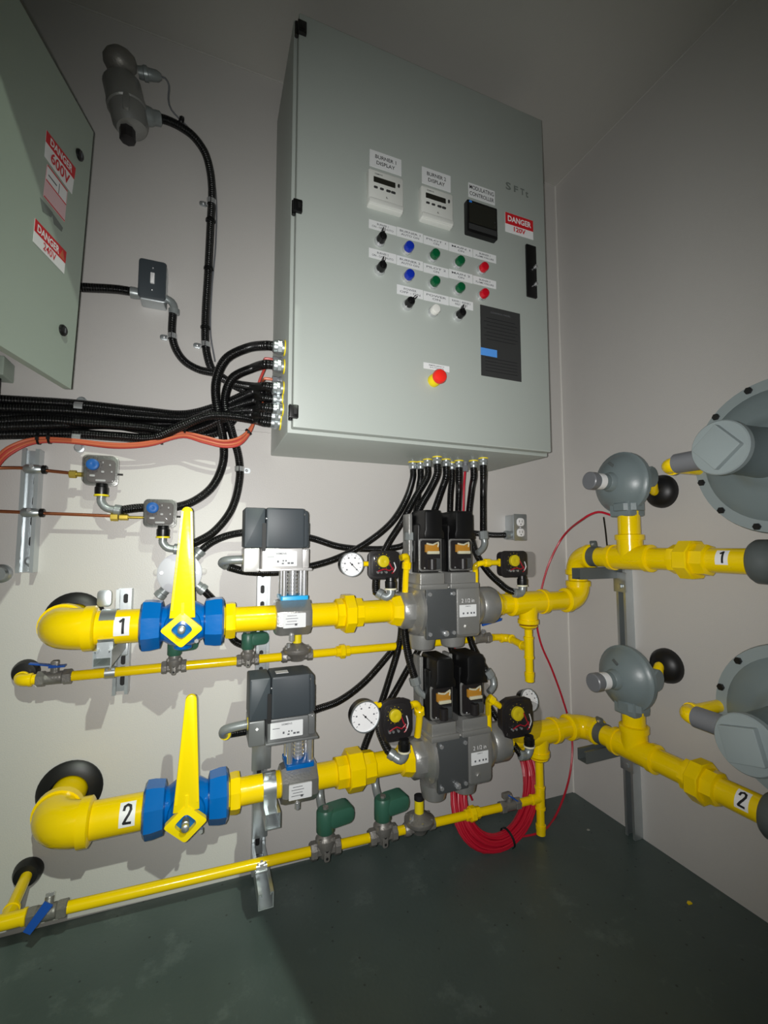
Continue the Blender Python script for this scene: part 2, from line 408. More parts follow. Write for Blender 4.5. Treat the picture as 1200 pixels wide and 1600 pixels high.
build('grey_strip', MB().rbox(P(x, DG+.0205, z-h*.33), w*.92, h*.16, .002, X, Z, .001, 0), 'plate', ctl)
build('indicator', MB().rbox(P(x-w*.40, DG+.021, z+h*.43), w*.08, h*.06, .002, X, Z, .001, 0), 'blue_dial', ctl)
for dz in (.0, -.14): build('key', MB().cyl(P(x+w*.40, DG+.020, z+h*dz), P(x+w*.40, DG+.022, z+h*dz), .002, seg=10), 'plate', ctl)
o, x, z, w, h = plate('warning_sticker', 789, 331, 833, 375, 'white')
build('red_band', MB().rbox(P(x, DG+.0015, z+h*.2), w, h*.58, .0006, X, Z, .0004, 0), 'red', o)
text('DANGER', P(x, DG+.0018, z+h*.2), X, Z, w*.84, h*.30, 'white', o, bold=.03)
text('120V', P(x, DG+.0014, z-h*.27), X, Z, w*.42, h*.25, 'red', o, bold=.03)
# quarter-turn latch, data plate, marker scribble
o, x, z, w, h = plate('latch_recess', 820.5, 382, 838, 467.5, 'black', .006, r=.003, bev=.001)
for f in (.08, -.25):
    k = MB().cyl(P(x+w*.30, DG+.006, z+h*f), P(x+w*.30, DG+.016, z+h*f), .0065, seg=12, ch=.001); build('lock_screw', k, 'chrome', o)
o, x, z, w, h = plate('data_plate', 750, 476, 814.5, 597, 'plate', .0015)
text('CONTROL PANEL', P(x, DG+.0016, z+h*.42), X, Z, w*.5, h*.022, 'greyink', o)
for k in range(7): build('printed_line', MB().rbox(P(x, DG+.0018, z+h*(.33-.05*k)), w*(.84 if k % 2 else .72), h*.006, .0004, X, Z, .0002, 0), 'ink', o)
for k in range(5): build('printed_line', MB().rbox(P(x, DG+.0018, z-h*(.24+.045*k)), w*.8, h*.006, .0004, X, Z, .0002, 0), 'ink', o)
a, b = D(751, 542.5, .002), D(776.7, 559, .002)
build('blue_sticker', MB().rbox(P((a.x+b.x)/2, DG+.0022, (a.z+b.z)/2), b.x-a.x, a.z-b.z, .0006, X, Z, .0005, 0), 'sticker_blue', o)
for s, (uu, vv), (ww, hh) in (('S', (794, 291), (.022, .028)), ('F', (806, 296), (.018, .024)), ('T', (816, 300), (.018, .024)), ('t', (823, 304), (.012, .024))):
    c = D(uu, vv); text(s, P(c.x, DG, c.z), X, Z, ww, hh, 'smudge', cab, bold=.03, name='marker_stroke')
# operators
def selector(u, v, ang):
    c = D(u, v, .034); r = .0145
    o = build('selector_switch', MB().lathe(P(c.x, DG, c.z), N, [(0, .0165), (.006, .0165), (.010, .0145), (.014, .0145)], 24), 'chrome', cab)
    k = MB().lathe(P(c.x, DG+.014, c.z), N, [(0, .0135), (.016, .0130), (.020, .0115)], 20)
    d = X*math.sin(ang)+Z*math.cos(ang); s = d.cross(N)
    k.rbox(P(c.x, DG+.029, c.z)+d*.008, .008, .034, .016, s, d, .003, .002); build('knob', k, 'black', o)
    build('pointer', MB().rbox(P(c.x, DG+.0375, c.z)+d*.018, .002, .013, .001, s, d, .0006, 0), 'white', o)
def pilot(u, v, m, nm):
    c = D(u, v, .028)
    o = build(nm, MB().lathe(P(c.x, DG, c.z), N, [(0, .0165), (.006, .0165), (.009, .0150), (.012, .0150)], 24), 'chrome', cab)
    build('lens', MB().lathe(P(c.x, DG+.012, c.z), N, [(0, .0150), (.012, .0150), (.016, .0130), (.018, 0)], 24), m, o)
selector(px(155), py(590), .1); selector(px(155), py(772), .15); selector(px(332), py(996), .8); selector(px(654), py(1068), .2)
for (u, v, m, nm) in ((325, 650, 'lens_blue', 'blue_pilot_light'), (327, 826, 'lens_blue', 'blue_pilot_light'), (488, 697, 'lens_green', 'green_pilot_light'), (645, 740, 'lens_green', 'green_pilot_light'),
                      (489, 868, 'lens_green', 'green_pilot_light'), (647, 908, 'lens_green', 'green_pilot_light'), (795, 780, 'lens_red', 'red_pilot_light'), (798, 945, 'lens_red', 'red_pilot_light'), (490, 1046, 'lens_white', 'white_pilot_light')):
    pilot(px(u), py(v), m, nm)
c = D(690, 586, .052)
o = build('emergency_stop', MB().lathe(P(c.x, DG, c.z), N, [(0, .020), (.014, .020), (.018, .017), (.030, .014)], 24), 'yellow_plastic', cab)
build('mushroom_button', MB().lathe(P(c.x, DG+.030, c.z), N, [(0, .014), (.004, .0215), (.012, .0225), (.019, .019), (.022, .011), (.023, 0)], 28), 'red_button', o)

# ---------------------------------------------------------------- the cabinet at the left, its door standing ajar
EB, ET = B(111, 608, .3), B(146, 207, .3); A14 = math.radians(14)
DB = V((-math.sin(A14), -math.cos(A14), 0)); DU = (ET-EB).normalized(); DN = DU.cross(DB).normalized()
if DN.dot(CAM-EB) < 0: DN = -DN
DH = (ET-EB).length; DW = .52
lc = thing('electrical_cabinet', 'greenish grey cabinet with its door ajar and red DANGER 600V sticker', 'electrical cabinet', (XL, -.6, EB.z))
HB = EB+DB*DW
bx0, bx1 = XL, HB.x-.05
build('body', MB().rbox(V(((bx0+bx1)/2, HB.y+.27, EB.z+DH/2)), .52, DH, bx1-bx0, -Y, Z, .004, .002), 'cab_green', lc)
dm = MB()
q = [EB, HB, HB+DU*DH, ET]; dm.add([p for p in q]+[p-DN*.018 for p in q], [(3,2,1,0),(4,5,6,7),(0,1,5,4),(1,2,6,5),(2,3,7,6),(3,0,4,7)])
ld = build('door', dm, 'cab_green', lc)
for f in (.15, .85):
    p = HB+DU*(DH*f)-DN*.02; build('hinge', MB().cyl(p-DU*.04, p+DU*.04, .008, seg=10).box(p-DN*.02, .03, .03, .07), 'cab_green', lc)
def DQ(pts, t=.0006): return [PL(u, v, EB, DN)+DN*t for (u, v) in pts]
def sticker(name, pts, m, parent=ld, t=.0004):
    return build(name, MB().quad(DQ(pts, t), DN, .0005), m, parent)
def dtext(s, pts, m, parent, bold=.02): text(s, None, None, None, 0, 0, m, parent, bold=bold, quadpts=DQ(pts, .0018))
def lerp(a, b, t): return (a[0]+(b[0]-a[0])*t, a[1]+(b[1]-a[1])*t)
def sub(pts, x0, x1, y0, y1):
    tl, tr, br, bl = pts; g = lambda x, y: lerp(lerp(bl, br, x), lerp(tl, tr, x), y)
    return [g(x0, y0), g(x1, y0), g(x1, y1), g(x0, y1)]
S1 = [(72, 203), (117.5, 263), (111.8, 303.5), (69, 244)]
s = sticker('warning_sticker', [S1[3], S1[2], S1[1], S1[0]], 'white'); sticker('red_band', sub(S1, 0, 1, .57, 1), 'red', s, .0009)
dtext('DANGER', sub(S1, .14, .9, .66, .92), 'white', s, .03); dtext('600V', sub(S1, .2, .86, .1, .5), 'red', s, .02)
S2 = [(73, 256), (105, 298.6), (100.4, 347), (67, 306)]
s = sticker('inspection_sticker', [S2[3], S2[2], S2[1], S2[0]], 'pink'); sticker('printed_panel', sub(S2, .04, .96, .56, .95), 'white', s, .0009)
for y in (.54, .98, .02): sticker('printed_line', sub(S2, .02, .98, y-.015, y+.015), 'red', s, .0013)
sticker('printed_line', sub(S2, .6, .62, .58, .9), 'greyink', s, .0013); sticker('printed_line', sub(S2, .1, .5, .72, .76), 'greyink', s, .0013)
S3 = [(54.4, 341), (103, 394), (99.6, 428), (51, 377)]
s = sticker('warning_sticker', [S3[3], S3[2], S3[1], S3[0]], 'white'); sticker('red_band', sub(S3, 0, 1, .48, 1), 'red', s, .0009)
dtext('DANGER', sub(S3, .08, .78, .56, .88), 'white', s, .03); dtext('240V', sub(S3, .3, .7, .1, .42), 'red', s, .01)
sticker('warning_triangle', [lerp(*sub(S3, .80, .96, .54, .9)[0:2], 0), sub(S3, .80, .96, .54, .9)[1], lerp(sub(S3, .80, .96, .54, .9)[2], sub(S3, .80, .96, .54, .9)[3], .45), lerp(sub(S3, .80, .96, .54, .9)[2], sub(S3, .80, .96, .54, .9)[3], .55)], 'orange', s, .0013)
for pts in ([(62, 308), (82, 332), (80, 340), (66, 330)], [(80, 330), (98, 356), (96, 362), (84, 350)]): sticker('smudge', [pts[3], pts[2], pts[1], pts[0]], 'smudge', ld, .0002)
for (u, v) in ((123, 242), (97, 516)):
    p = PL(u, v, EB, DN); l = MB().lathe(p, DN, [(0, .013), (.004, .013), (.007, .010)], 20); o = build('latch', l, 'black', ld)
    build('key_slot', MB().rbox(p+DN*.0075, .003, .012, .001, DB, DU, .001, 0), 'greyink', o)
# ---------------------------------------------------------------- pipework helpers
def elbow(mb, c, d1, d2, r, L=None, fat=1.18, col=1.30):
    L = L or r*1.75; o = c+d1*L+d2*L
    mb.tube([o-d2*(L*math.cos(t))-d1*(L*math.sin(t)) for t in [math.pi/2*k/12 for k in range(13)]], r*fat, 22)
    for d in (d1, d2): mb.lathe(c+d*(L-r*.12), d, [(0, r*fat), (.0005, r*col), (r*.50, r*col), (r*.60, r*1.16), (r*.62, r*1.0)], 26)
    return mb
def tee(mb, c, d, br, r, rb=None, L=None, bc=1.30):
    L = L or r*1.7; rb = rb or r
    mb.cyl(c-d*L, c+d*L, r*1.15, seg=24)
    for q in (d, -d): mb.lathe(c+q*(L-r*.1), q, [(0, r*1.15), (.0005, r*1.28), (r*.5, r*1.28), (r*.58, r*1.1)], 26)
    mb.lathe(c, br, [(0, r*1.15), (r*1.3, max(rb*1.15, r*.72)), (L, rb*1.15)], 24)
    mb.lathe(c+br*(L-rb*.1), br, [(0, rb*1.15), (.0005, rb*bc), (rb*.5, rb*bc), (rb*.58, rb*1.05)], 24)
    return mb
def union(mb, p, d, r, L, s=1.0):
    """octagonal ends and a fat hex nut, along d from p"""
    mb.lathe(p, d, [(0, r*1.05), (.002, r*1.28*s), (L*.26, r*1.30*s), (L*.30, r*1.22*s)], 8)
    mb.hexa(p+d*(L*.28), p+d*(L*.66), r*1.72*s, .003, seg=8, rot=math.pi/8)
    mb.lathe(p+d*(L*.66), d, [(0, r*1.34*s), (L*.30, r*1.30*s), (L*.34, r*1.05)], 8, rot=.2)
    return mb
def pipe(mb, p0, p1, r, seg=28): return mb.cyl(p0, p1, r, seg=seg)
def number(s, c, axd, ref, r, w, h, parent):
    """white sticker with a bold figure wrapped on a pipe"""
    oth = (Z-ref*ref.z).normalized()
    mb = MB(); n = 8; vs = []; fs = []
    for k in range(n+1):
        an = (k/n-.5)*h/r
        for x in (-w/2, w/2): vs.append(c+axd*x+ref*((r+.0008)*math.cos(an))+oth*((r+.0008)*math.sin(an)))
    for k in range(n): fs.append((2*k, 2*k+1, 2*k+3, 2*k+2))
    o = build('number_sticker', mb.add(vs, fs), 'white', parent)
    _num(s, c, axd, ref, r, w, h, o)
def _num(s, c, axd, ref, r, w, h, o):
    """bold figure wrapped on the pipe, cut into thin rows so that it follows the curve"""
    oth = (Z-ref*ref.z).normalized(); hh = h*.80; mb = MB()
    def pt(x, y, k=.0016): an = y/r; return c+axd*x+ref*((r+k)*math.cos(an))+oth*((r+k)*math.sin(an))
    if s == '1': st = [[(.10, -.5), (.10, .5), (-.02, .40), (-.12, .32)]]
    else: st = [[(-.24, .24), (-.20, .42), (0, .5), (.20, .42), (.24, .22), (.12, .0), (-.08, -.24), (-.22, -.44), (.26, -.46)]]
    for q in st:
        P2 = [(x*w*.9, y*(hh-w*.12)) for x, y in q]; tw = w*.085; out = []
        for i in range(len(P2)-1):
            (x0, y0), (x1, y1) = P2[i], P2[i+1]; L = math.hypot(x1-x0, y1-y0); nx_, ny_ = -(y1-y0)/L*tw, (x1-x0)/L*tw; ex, ey = (x1-x0)/L*tw*.55, (y1-y0)/L*tw*.55
            x0, y0, x1, y1 = x0-ex, y0-ey, x1+ex, y1+ey
            m = max(1, int(L/.004)); vs = []; fs = []
            for k in range(m+1):
                t = k/m; x, y = x0+(x1-x0)*t, y0+(y1-y0)*t; vs += [pt(x+nx_, y+ny_), pt(x-nx_, y-ny_)]
            for k in range(m): fs.append((2*k, 2*k+1, 2*k+3, 2*k+2))
            mb.add(vs, fs)
    build('figure', mb, 'ink', o)
def screw(mb, p, d, r=.005, h=.004): return mb.hexa(p, p+d*h, r, .0006)

G = .19; RL, RM, RS = .0445, .0365, .0138
TR = {1: dict(z=.858, xe=-1.872, xv=-1.571, xb=-1.269, xg=-.722, un=(523, 565, 957), lab=(178, 203, 970), word='upper', v=952, esc=.078),
      2: dict(z=.373, xe=-1.862, xv=-1.547, xb=-1.245, xg=-.684, un=(523, 584, 1203), lab=(187, 211, 1265), word='lower', v=1180, esc=.082)}

def ball_valve(x, z, wd):
    t = thing('ball_valve', f'blue ball valve with long upright yellow handle on the {wd} gas line', 'valve', P(x, G, z-.065))
    c = P(x, G, z)
    b = MB().lathe(c-X*.062, X, [(0, .046), (.012, .047), (.030, .058), (.045, .0635), (.062, .066), (.079, .0635), (.094, .058), (.112, .047), (.124, .046)], 30)
    b.lathe(c, N, [(.02, .046), (.060, .046), (.064, .043), (.070, .030), (.074, .030), (.076, .016)], 26)
    b.cyl(c-Z*.05, c-Z*.071, .024, seg=18, ch=.003); build('body', b, 'blue', t)
    for s in (-1, 1):
        h = MB().lathe(c+X*(s*.052), X*s, [(0, .052), (.004, .0655), (.030, .0700), (.047, .0700), (.053, .062), (.054, .046)], 8, rot=math.pi/8); build('hex_end', h, 'blue', t)
    f = G+.086                                               # handle plane
    hub = P(x, f, z-.002); top = P(x+.004, f+.012, z+.318)
    ay = (top-hub).normalized(); ax = ay.cross(N).normalized()*-1
    if ax.x < 0: ax = -ax
    # forged arm: tapered with a rounded tip, widening into the diamond hub
    L = (top-hub).length
    out = [(-.030, .034)]; arm = [(.030, .034)]
    tip = [(.0135*math.cos(a), L-.0135+.0135*math.sin(a)) for a in [math.pi*k/8 for k in range(9)]]
    poly = [(-.031, .030), (.031, .030)]+tip
    hm = MB().prism(poly, hub, ax, ay, .012, .002)
    # raised rims of the arm
    for s in (-1, 1):
        p0 = hub+ax*(s*.0255)+ay*.05; p1 = hub+ax*(s*.0105)+ay*(L-.012)
        hm.tube([p0, p0.lerp(p1, .5), p1], .0035, 6) if False else hm.box((p0+p1)/2+ax.cross(ay)*.012, .005, .005, (p1-p0).length, ax, ax.cross(ay), (p1-p0).normalized())
    hm.box(hub+ay*.052+ax.cross(ay)*.012, .007, .005, .035, ax, ax.cross(ay), ay)
    def dia(w, h, k=.25):
        p = [(w, 0), (0, h), (-w, 0), (0, -h)]; o = []
        for i in range(4):
            a, b_, c_ = V(p[i-1]), V(p[i]), V(p[(i+1) % 4]); s0, s1 = b_.lerp(a, k), b_.lerp(c_, k)
            for q in range(5): tt = q/4; o.append(tuple((s0*(1-tt)+b_*tt)*(1-tt)+(b_*(1-tt)+s1*tt)*tt))
        return o
    o1, i1 = dia(.052, .047, .12), dia(.029, .028, .3); n = len(o1); az = ax.cross(ay); vs = []; fs = []
    for loop, t0 in ((o1, -.001), (o1, .014), (i1, .016), (i1, -.001)): vs += [hub+ax*q[0]+ay*q[1]+az*t0 for q in loop]
    for a, b_ in ((0, 1), (1, 2), (2, 3), (3, 0)):
        for k in range(n): k2 = (k+1) % n; fs.append((a*n+k, a*n+k2, b_*n+k2, b_*n+k))
    hm.add(vs, fs); build('handle', hm, 'yellow_handle', t)
    build('hub_cap', MB().lathe(P(x, G+.07, z), N, [(0, .027), (.014, .026), (.016, .022)], 22), 'blue', t)
    build('stem', MB().lathe(P(x, G+.08, z), N, [(0, .0095), (.030, .0095), (.031, .0075), (.036, .0075), (.037, .009), (.046, .009), (.048, .006)], 14), 'galv', t)
    p = P(x+.036, G+.075, z-.036); build('stop_bolt', screw(MB(), p, N, .006, .014), 'chrome', t)

def motor_valve(x, z, wd, bright):
    t = thing('motorized_valve', f'butterfly valve with dark boxy actuator on four posts, {wd} gas line', 'valve', P(x, G, z-.06))
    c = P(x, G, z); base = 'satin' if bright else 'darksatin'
    b = MB().lathe(c-X*.053, X, [(0, .048), (.001, .052), (.012, .056), (.094, .057), (.105, .053), (.106, .048)], 8, rot=math.pi/8); build('valve_body', b, 'castalu', t)
    o = build('nameplate', MB().rbox(P(x-.002, G+.0535, z-.004), .066, .042, .002, X, Z, .002, 0), 'label', t)
    for k in range(4): build('printed_line', MB().rbox(P(x-.010, G+.0550, z+.010-.008*k), .036 if k % 2 else .028, .0014, .0006, X, Z, .0004, 0), 'greyink', o)
    build('printed_code', MB().rbox(P(x+.002, G+.0550, z-.016), .007, .006, .0006, X, Z, .0004, 0), 'greyink', o)
    build('bottom_pin', MB().cyl(P(x-.004, G+.02, z-.05), P(x-.004, G+.02, z-.070), .008, seg=12, ch=.001), 'chrome', t)
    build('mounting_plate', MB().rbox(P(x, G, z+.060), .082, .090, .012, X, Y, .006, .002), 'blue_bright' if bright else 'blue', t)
    for sx in (-1, 1):
        for sy in (-1, 1):
            build('post', MB().cyl(P(x+sx*.030, G+sy*.028, z+.064), P(x+sx*.030, G+sy*.028, z+.147), .0085, seg=14), 'chrome', t)
    sp = MB().lathe(P(x, G, z+.066), Z, [(0, .013)]+[q for k in range(7) for q in ((.004+.011*k, .013), (.005+.011*k, .0175), (.011+.011*k, .0175), (.012+.011*k, .013))], 16); build('coupling', sp, 'chrome', t)
    g0, g1 = .150, .250; gm = (g0+g1)/2; d = g1-g0
    zb, zm, zt = z+.146, z+.208, z+.326
    bb = MB().rbox(P(x-.040, gm, (zb+zm)/2), .118, zm-zb, d, X, Z, .004, .003); bb.rbox(P(x+.027, gm-.004, (zb+zm)/2), .026, zm-zb-.004, d-.014, X, Z, .004, .003)
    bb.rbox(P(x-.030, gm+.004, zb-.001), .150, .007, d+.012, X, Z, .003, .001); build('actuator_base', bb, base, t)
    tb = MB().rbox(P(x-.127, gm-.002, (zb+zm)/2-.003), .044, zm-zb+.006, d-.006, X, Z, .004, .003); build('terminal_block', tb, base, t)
    cv = MB().rbox(P(x-.033, gm, (zm+zt)/2), .112, zt-zm, d, X, Z, .006, .005); cv.rbox(P(x+.012, gm-.006, (zm+zt)/2-.0015), .052, zt-zm-.003, d-.012, X, Z, .014, .006)
    cv.rbox(P(x+.030, gm-.010, (zm+zt)/2-.020), .026, zt-zm-.040, d-.030, X, Z, .005, .004); build('actuator_cover', cv, 'actuator_cover', t)
    cl = MB().rbox(P(x-.120, gm-.002, (zm+zt)/2), .058, zt-zm-.002, d-.004, X, Z, .005, .005); build('terminal_cover', cl, 'actuator_cover', t)
    build('cover_groove', MB().rbox(P(x-.0945, g1-.001, zm+.032), .011, .082, .003, X, Z, .003, 0), 'blackmatte', t)
    for (dx, dz) in ((-.088, .086), (.022, .100), (.030, -.006)): build('screw', MB().ball(P(x+dx, g1-.006, zm+dz), .0035, 10, 6), 'chrome', t)
    o = build('type_plate', MB().rbox(P(x-.045, g1+.0006, (zb+zm)/2), .092, .044, .0012, X, Z, .002, 0), 'label', t)
    text('SIEMENS', P(x-.045, g1+.0014, (zb+zm)/2+.015), X, Z, .030, .005, 'greyink', o, lift=.0002)
    for k, (dx, dz, w, h) in enumerate(((-.03, .006, .02, .0015), (-.045+.036, -.008, .005, .006), (.006, -.006, .004, .004), (.014, -.006, .004, .004), (.022, -.013, .007, .005), (.032, -.013, .008, .005), (.005, -.014, .006, .004))):
        build('printed_mark', MB().rbox(P(x-.045+dx, g1+.0016, (zb+zm)/2+dz), w, h, .0004, X, Z, .0003, 0), 'greyink', o)
    if not bright:
        build('diamond_mark', MB().rbox(P(x-.127, g1-.004, (zb+zm)/2+.01), .007, .007, .001, (X+Z).normalized(), (Z-X).normalized(), .001, 0), 'white', t)
        build('top_sticker', MB().rbox(P(x-.055, gm+.005, zt+.0005), .036, .028, .001, X, Y, .001, 0), 'label', t)

def gas_valve(x, z, wd, note):
    t = thing('double_gas_valve', f'grey cast double gas valve with two black-topped actuators, {wd} line', 'valve', P(x, G, z-.13))
    b = MB().rbox(P(x-.022, G-.005, z-.006), .212, .176, .150, X, Z, .016, .010)
    b.lathe(P(x-.128, G, z), -X, [(0, .086), (.010, .085), (.020, .074), (.026, .062), (.03, .056)], 30)
    b.lathe(P(x+.080, G, z), X, [(0, .080), (.010, .078), (.024, .066), (.034, .060)], 30); build('body', b, 'castalu', t)
    build('hex_hub', MB().lathe(P(x-.152, G, z), -X, [(0, .060), (.003, .064), (.036, .064), (.042, .059)], 8, rot=.39), 'castgray', t)
    build('outlet_hub', MB().lathe(P(x+.112, G, z), X, [(0, .060), (.010, .066), (.058, .066), (.066, .062)], 30), 'castgray', t)
    pl = build('cover_plate', MB().rbox(P(x-.072, G+.073, z-.008), .112, .164, .010, X, Z, .004, .002), 'castplate', t)
    for sx in (-1, 1):
        for sz in (-1, 1): build('bolt', screw(MB(), P(x-.072+sx*.044, G+.078, z-.008+sz*.064), N, .007, .006), 'chrome', pl)
    build('drain_plug', MB().lathe(P(x-.060, G+.077, z-.072), N, [(0, .010), (.010, .010), (.012, .006), (.018, .006)], 10), 'chrome', pl)
    rf = build('side_face', MB().rbox(P(x+.032, G+.068, z-.006), .090, .158, .014, X, Z, .010, .006), 'castgray', t)
    o = build('type_plate', MB().rbox(P(x+.030, G+.0757, z-.004), .066, .040, .0012, X, Z, .001, 0), 'label', rf)
    text('SIEMENS', P(x+.030, G+.0764, z+.011), X, Z, .020, .0035, 'greyink', o, lift=.0002)
    for k, dx in enumerate((-.02, -.002, .014, .026)): build('printed_mark', MB().rbox(P(x+.030+dx*.9, G+.0766, z-.012), .006, .006, .0004, X, Z, .0003, 0), 'greyink', o)
    text(note, P(x+.030, G+.0756, z+.030), X, Z, .050, .013, 'white', rf, bold=-.004, name='chalk_note')
    build('test_boss', MB().cyl(P(x+.024, G+.074, z-.058), P(x+.024, G+.080, z-.058), .008, seg=6, ch=.001), 'castalu', rf)
    for (dx, r) in ((-.112, .042), (.004, .042)):
        build('bottom_cup', MB().lathe(P(x+dx, G+.015, z-.080), -Z, [(0, r+.004), (.012, r+.003), (.030, r), (.046, r-.003), (.050, r-.008)], 26), 'castgray', t)
    for (dx, w) in ((-.100, .090), (.018, .098)):
        build('top_flange', MB().rbox(P(x+dx, G+.015, z+.100), w, .050, .110, X, Z, .004, .003).rbox(P(x+dx, G+.02, z+.080), w+.014, .018, .120, X, Z, .004, .003), 'castgray', t)
        a = build('valve_actuator', MB().rbox(P(x+dx, G-.004, z+.205), w*.86, .166, .090, X, Z, .006, .004), 'black', t)
        cp = MB().prism([(-w*.40, -.050), (w*.44, -.050), (w*.44, -.030), (w*.36, -.018), (w*.36, .030), (w*.26, .045), (-w*.30, .045), (-w*.36, .036), (-w*.36, -.020), (-w*.40, -.032)], P(x+dx, G-.028, z+.288), X, Z, .112, .007); build('black_cap', cp, 'black', a)
        build('back_plate', MB().rbox(P(x+dx-w*.53, G-.022, z+.222), .013, .205, .050, X, Z, .004, .002), 'castgray', a)
        build('rear_housing', MB().rbox(P(x+dx, G-.040, z+.205), w*.92, .160, .020, X, Z, .004, .002), 'castgray', a)
        build('clear_cover', MB().rbox(P(x+dx+.003, G+.068, z+.184), w*.88, .106, .050, X, Z, .010, .009), 'clear_dark', a)
        build('cover_rim', MB().rbox(P(x+dx+.003, G+.046, z+.184), w*.92, .110, .005, X, Z, .010, .001), 'castgray', a)
        build('cover_panel', MB().rbox(P(x+dx+.003, G+.050, z+.184), w*.82, .098, .004, X, Z, .008, 0), 'innards_dark', a)
        build('solenoid_block', MB().rbox(P(x+dx+.016, G+.062, z+.155), w*.34, .036, .014, X, Z, .003, .001), 'castplate', a)
        for q in (-1, 1): build('cover_screw', MB().ball(P(x+dx+.003+q*w*.30, G+.060, z+.141), .0035, 8, 6), 'chrome', a)
        build('circuit_board', MB().rbox(P(x+dx+.000, G+.066, z+.206), w*.54, .026, .010, X, Z, .002, .001), 'pcb', a)
        build('terminal_strip', MB().rbox(P(x+dx+.002, G+.072, z+.192), w*.48, .010, .010, X, Z, .002, .001), 'cream', a)
        build('wire', MB().tube(spline([P(x+dx-.022, G+.07, z+.222), P(x+dx, G+.074, z+.218), P(x+dx+.022, G+.070, z+.226), P(x+dx+.02, G+.07, z+.21)]), .003, 6), 'cream', a)
        build('piston', MB().cyl(P(x+dx-.002, G+.07, z+.135), P(x+dx-.002, G+.07, z+.172), .015, seg=14, ch=.002), 'innards_dark', a)

for n, T in TR.items():
    z, wd = T['z'], T['word']; xv, xb, xg = T['xv'], T['xb'], T['xg']
    # wall ring
    e = P(T['xe'], 0, z)
    ring = MB().lathe(e, N, [(0, T['esc']), (.006, T['esc']), (.012, T['esc']-.006), (.020, .058), (.022, .049), (.002, .047)], 36)
    tag(build('wall_ring', ring, 'ring_black'), f'black rubber ring on wall round the {wd} large yellow elbow pipe', 'pipe ring', 'rubber rings at the large pipes')
    t = thing('gas_pipe', f'yellow pipe with big elbow and number {n} leaving the wall, {wd} line', 'gas pipe', P(T['xe'], G, z-.06))
    cw_ = P(T['xe'], G, z)
    build('wall_pipe', pipe(MB(), P(T['xe'], .0, z), P(T['xe'], G-.06, z), RL), 'yellow', t)
    build('elbow', elbow(MB(), cw_, Y, X, RL, .072), 'yellow', t)
    build('pipe', pipe(MB(), cw_+X*.07, P(xv-.10, G, z), RL), 'yellow', t)
    xl = B((T['lab'][0]+T['lab'][1])/2, T['lab'][2], G+.04).x
    number(str(n), P(xl, G, z), X, (N*.98+Z*.16).normalized() if n == 1 else (N*.9+Z*.42).normalized(), RL, .036, .050 if n == 1 else .058, t)
    ball_valve(xv, z, wd)
    t = thing('pipe_nipple', f'short yellow pipe with hex bushing right of the {wd} blue valve', 'gas pipe', P(xv+.12, G, z-.05))
    build('bushing', MB().lathe(P(xv+.100, G, z), X, [(0, .040), (.008, .042), (.010, .052), (.026, .054), (.036, .052), (.038, .038)], 8, rot=.39), 'yellow', t)
    build('pipe', pipe(MB(), P(xv+.13, G, z), P(xb-.05, G, z), RM), 'yellow', t)
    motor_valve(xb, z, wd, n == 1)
    t = thing('union_pipe', f'yellow pipe with large hex union left of the {wd} grey double valve', 'gas pipe', P(xb+.2, G, z-.06))
    u0 = B(T['un'][0], T['un'][2], G).x; u1 = B(T['un'][1], T['un'][2], G).x
    build('pipe', pipe(MB(), P(xb+.05, G, z), P(u0+.01, G, z), RM), 'yellow', t)
    build('union', union(MB(), P(u0, G, z), X, RM, u1-u0), 'yellow', t)
    build('pipe', pipe(MB(), P(u1-.01, G, z), P(xg-.22, G, z), RM), 'yellow', t)
    build('bushing', MB().lathe(P(xg-.230, G, z), X, [(0, .038), (.004, .047), (.016, .049), (.022, .052), (.040, .054)], 8, rot=.39), 'yellow', t)
    gas_valve(xg, z, wd, '2 1/2 in')

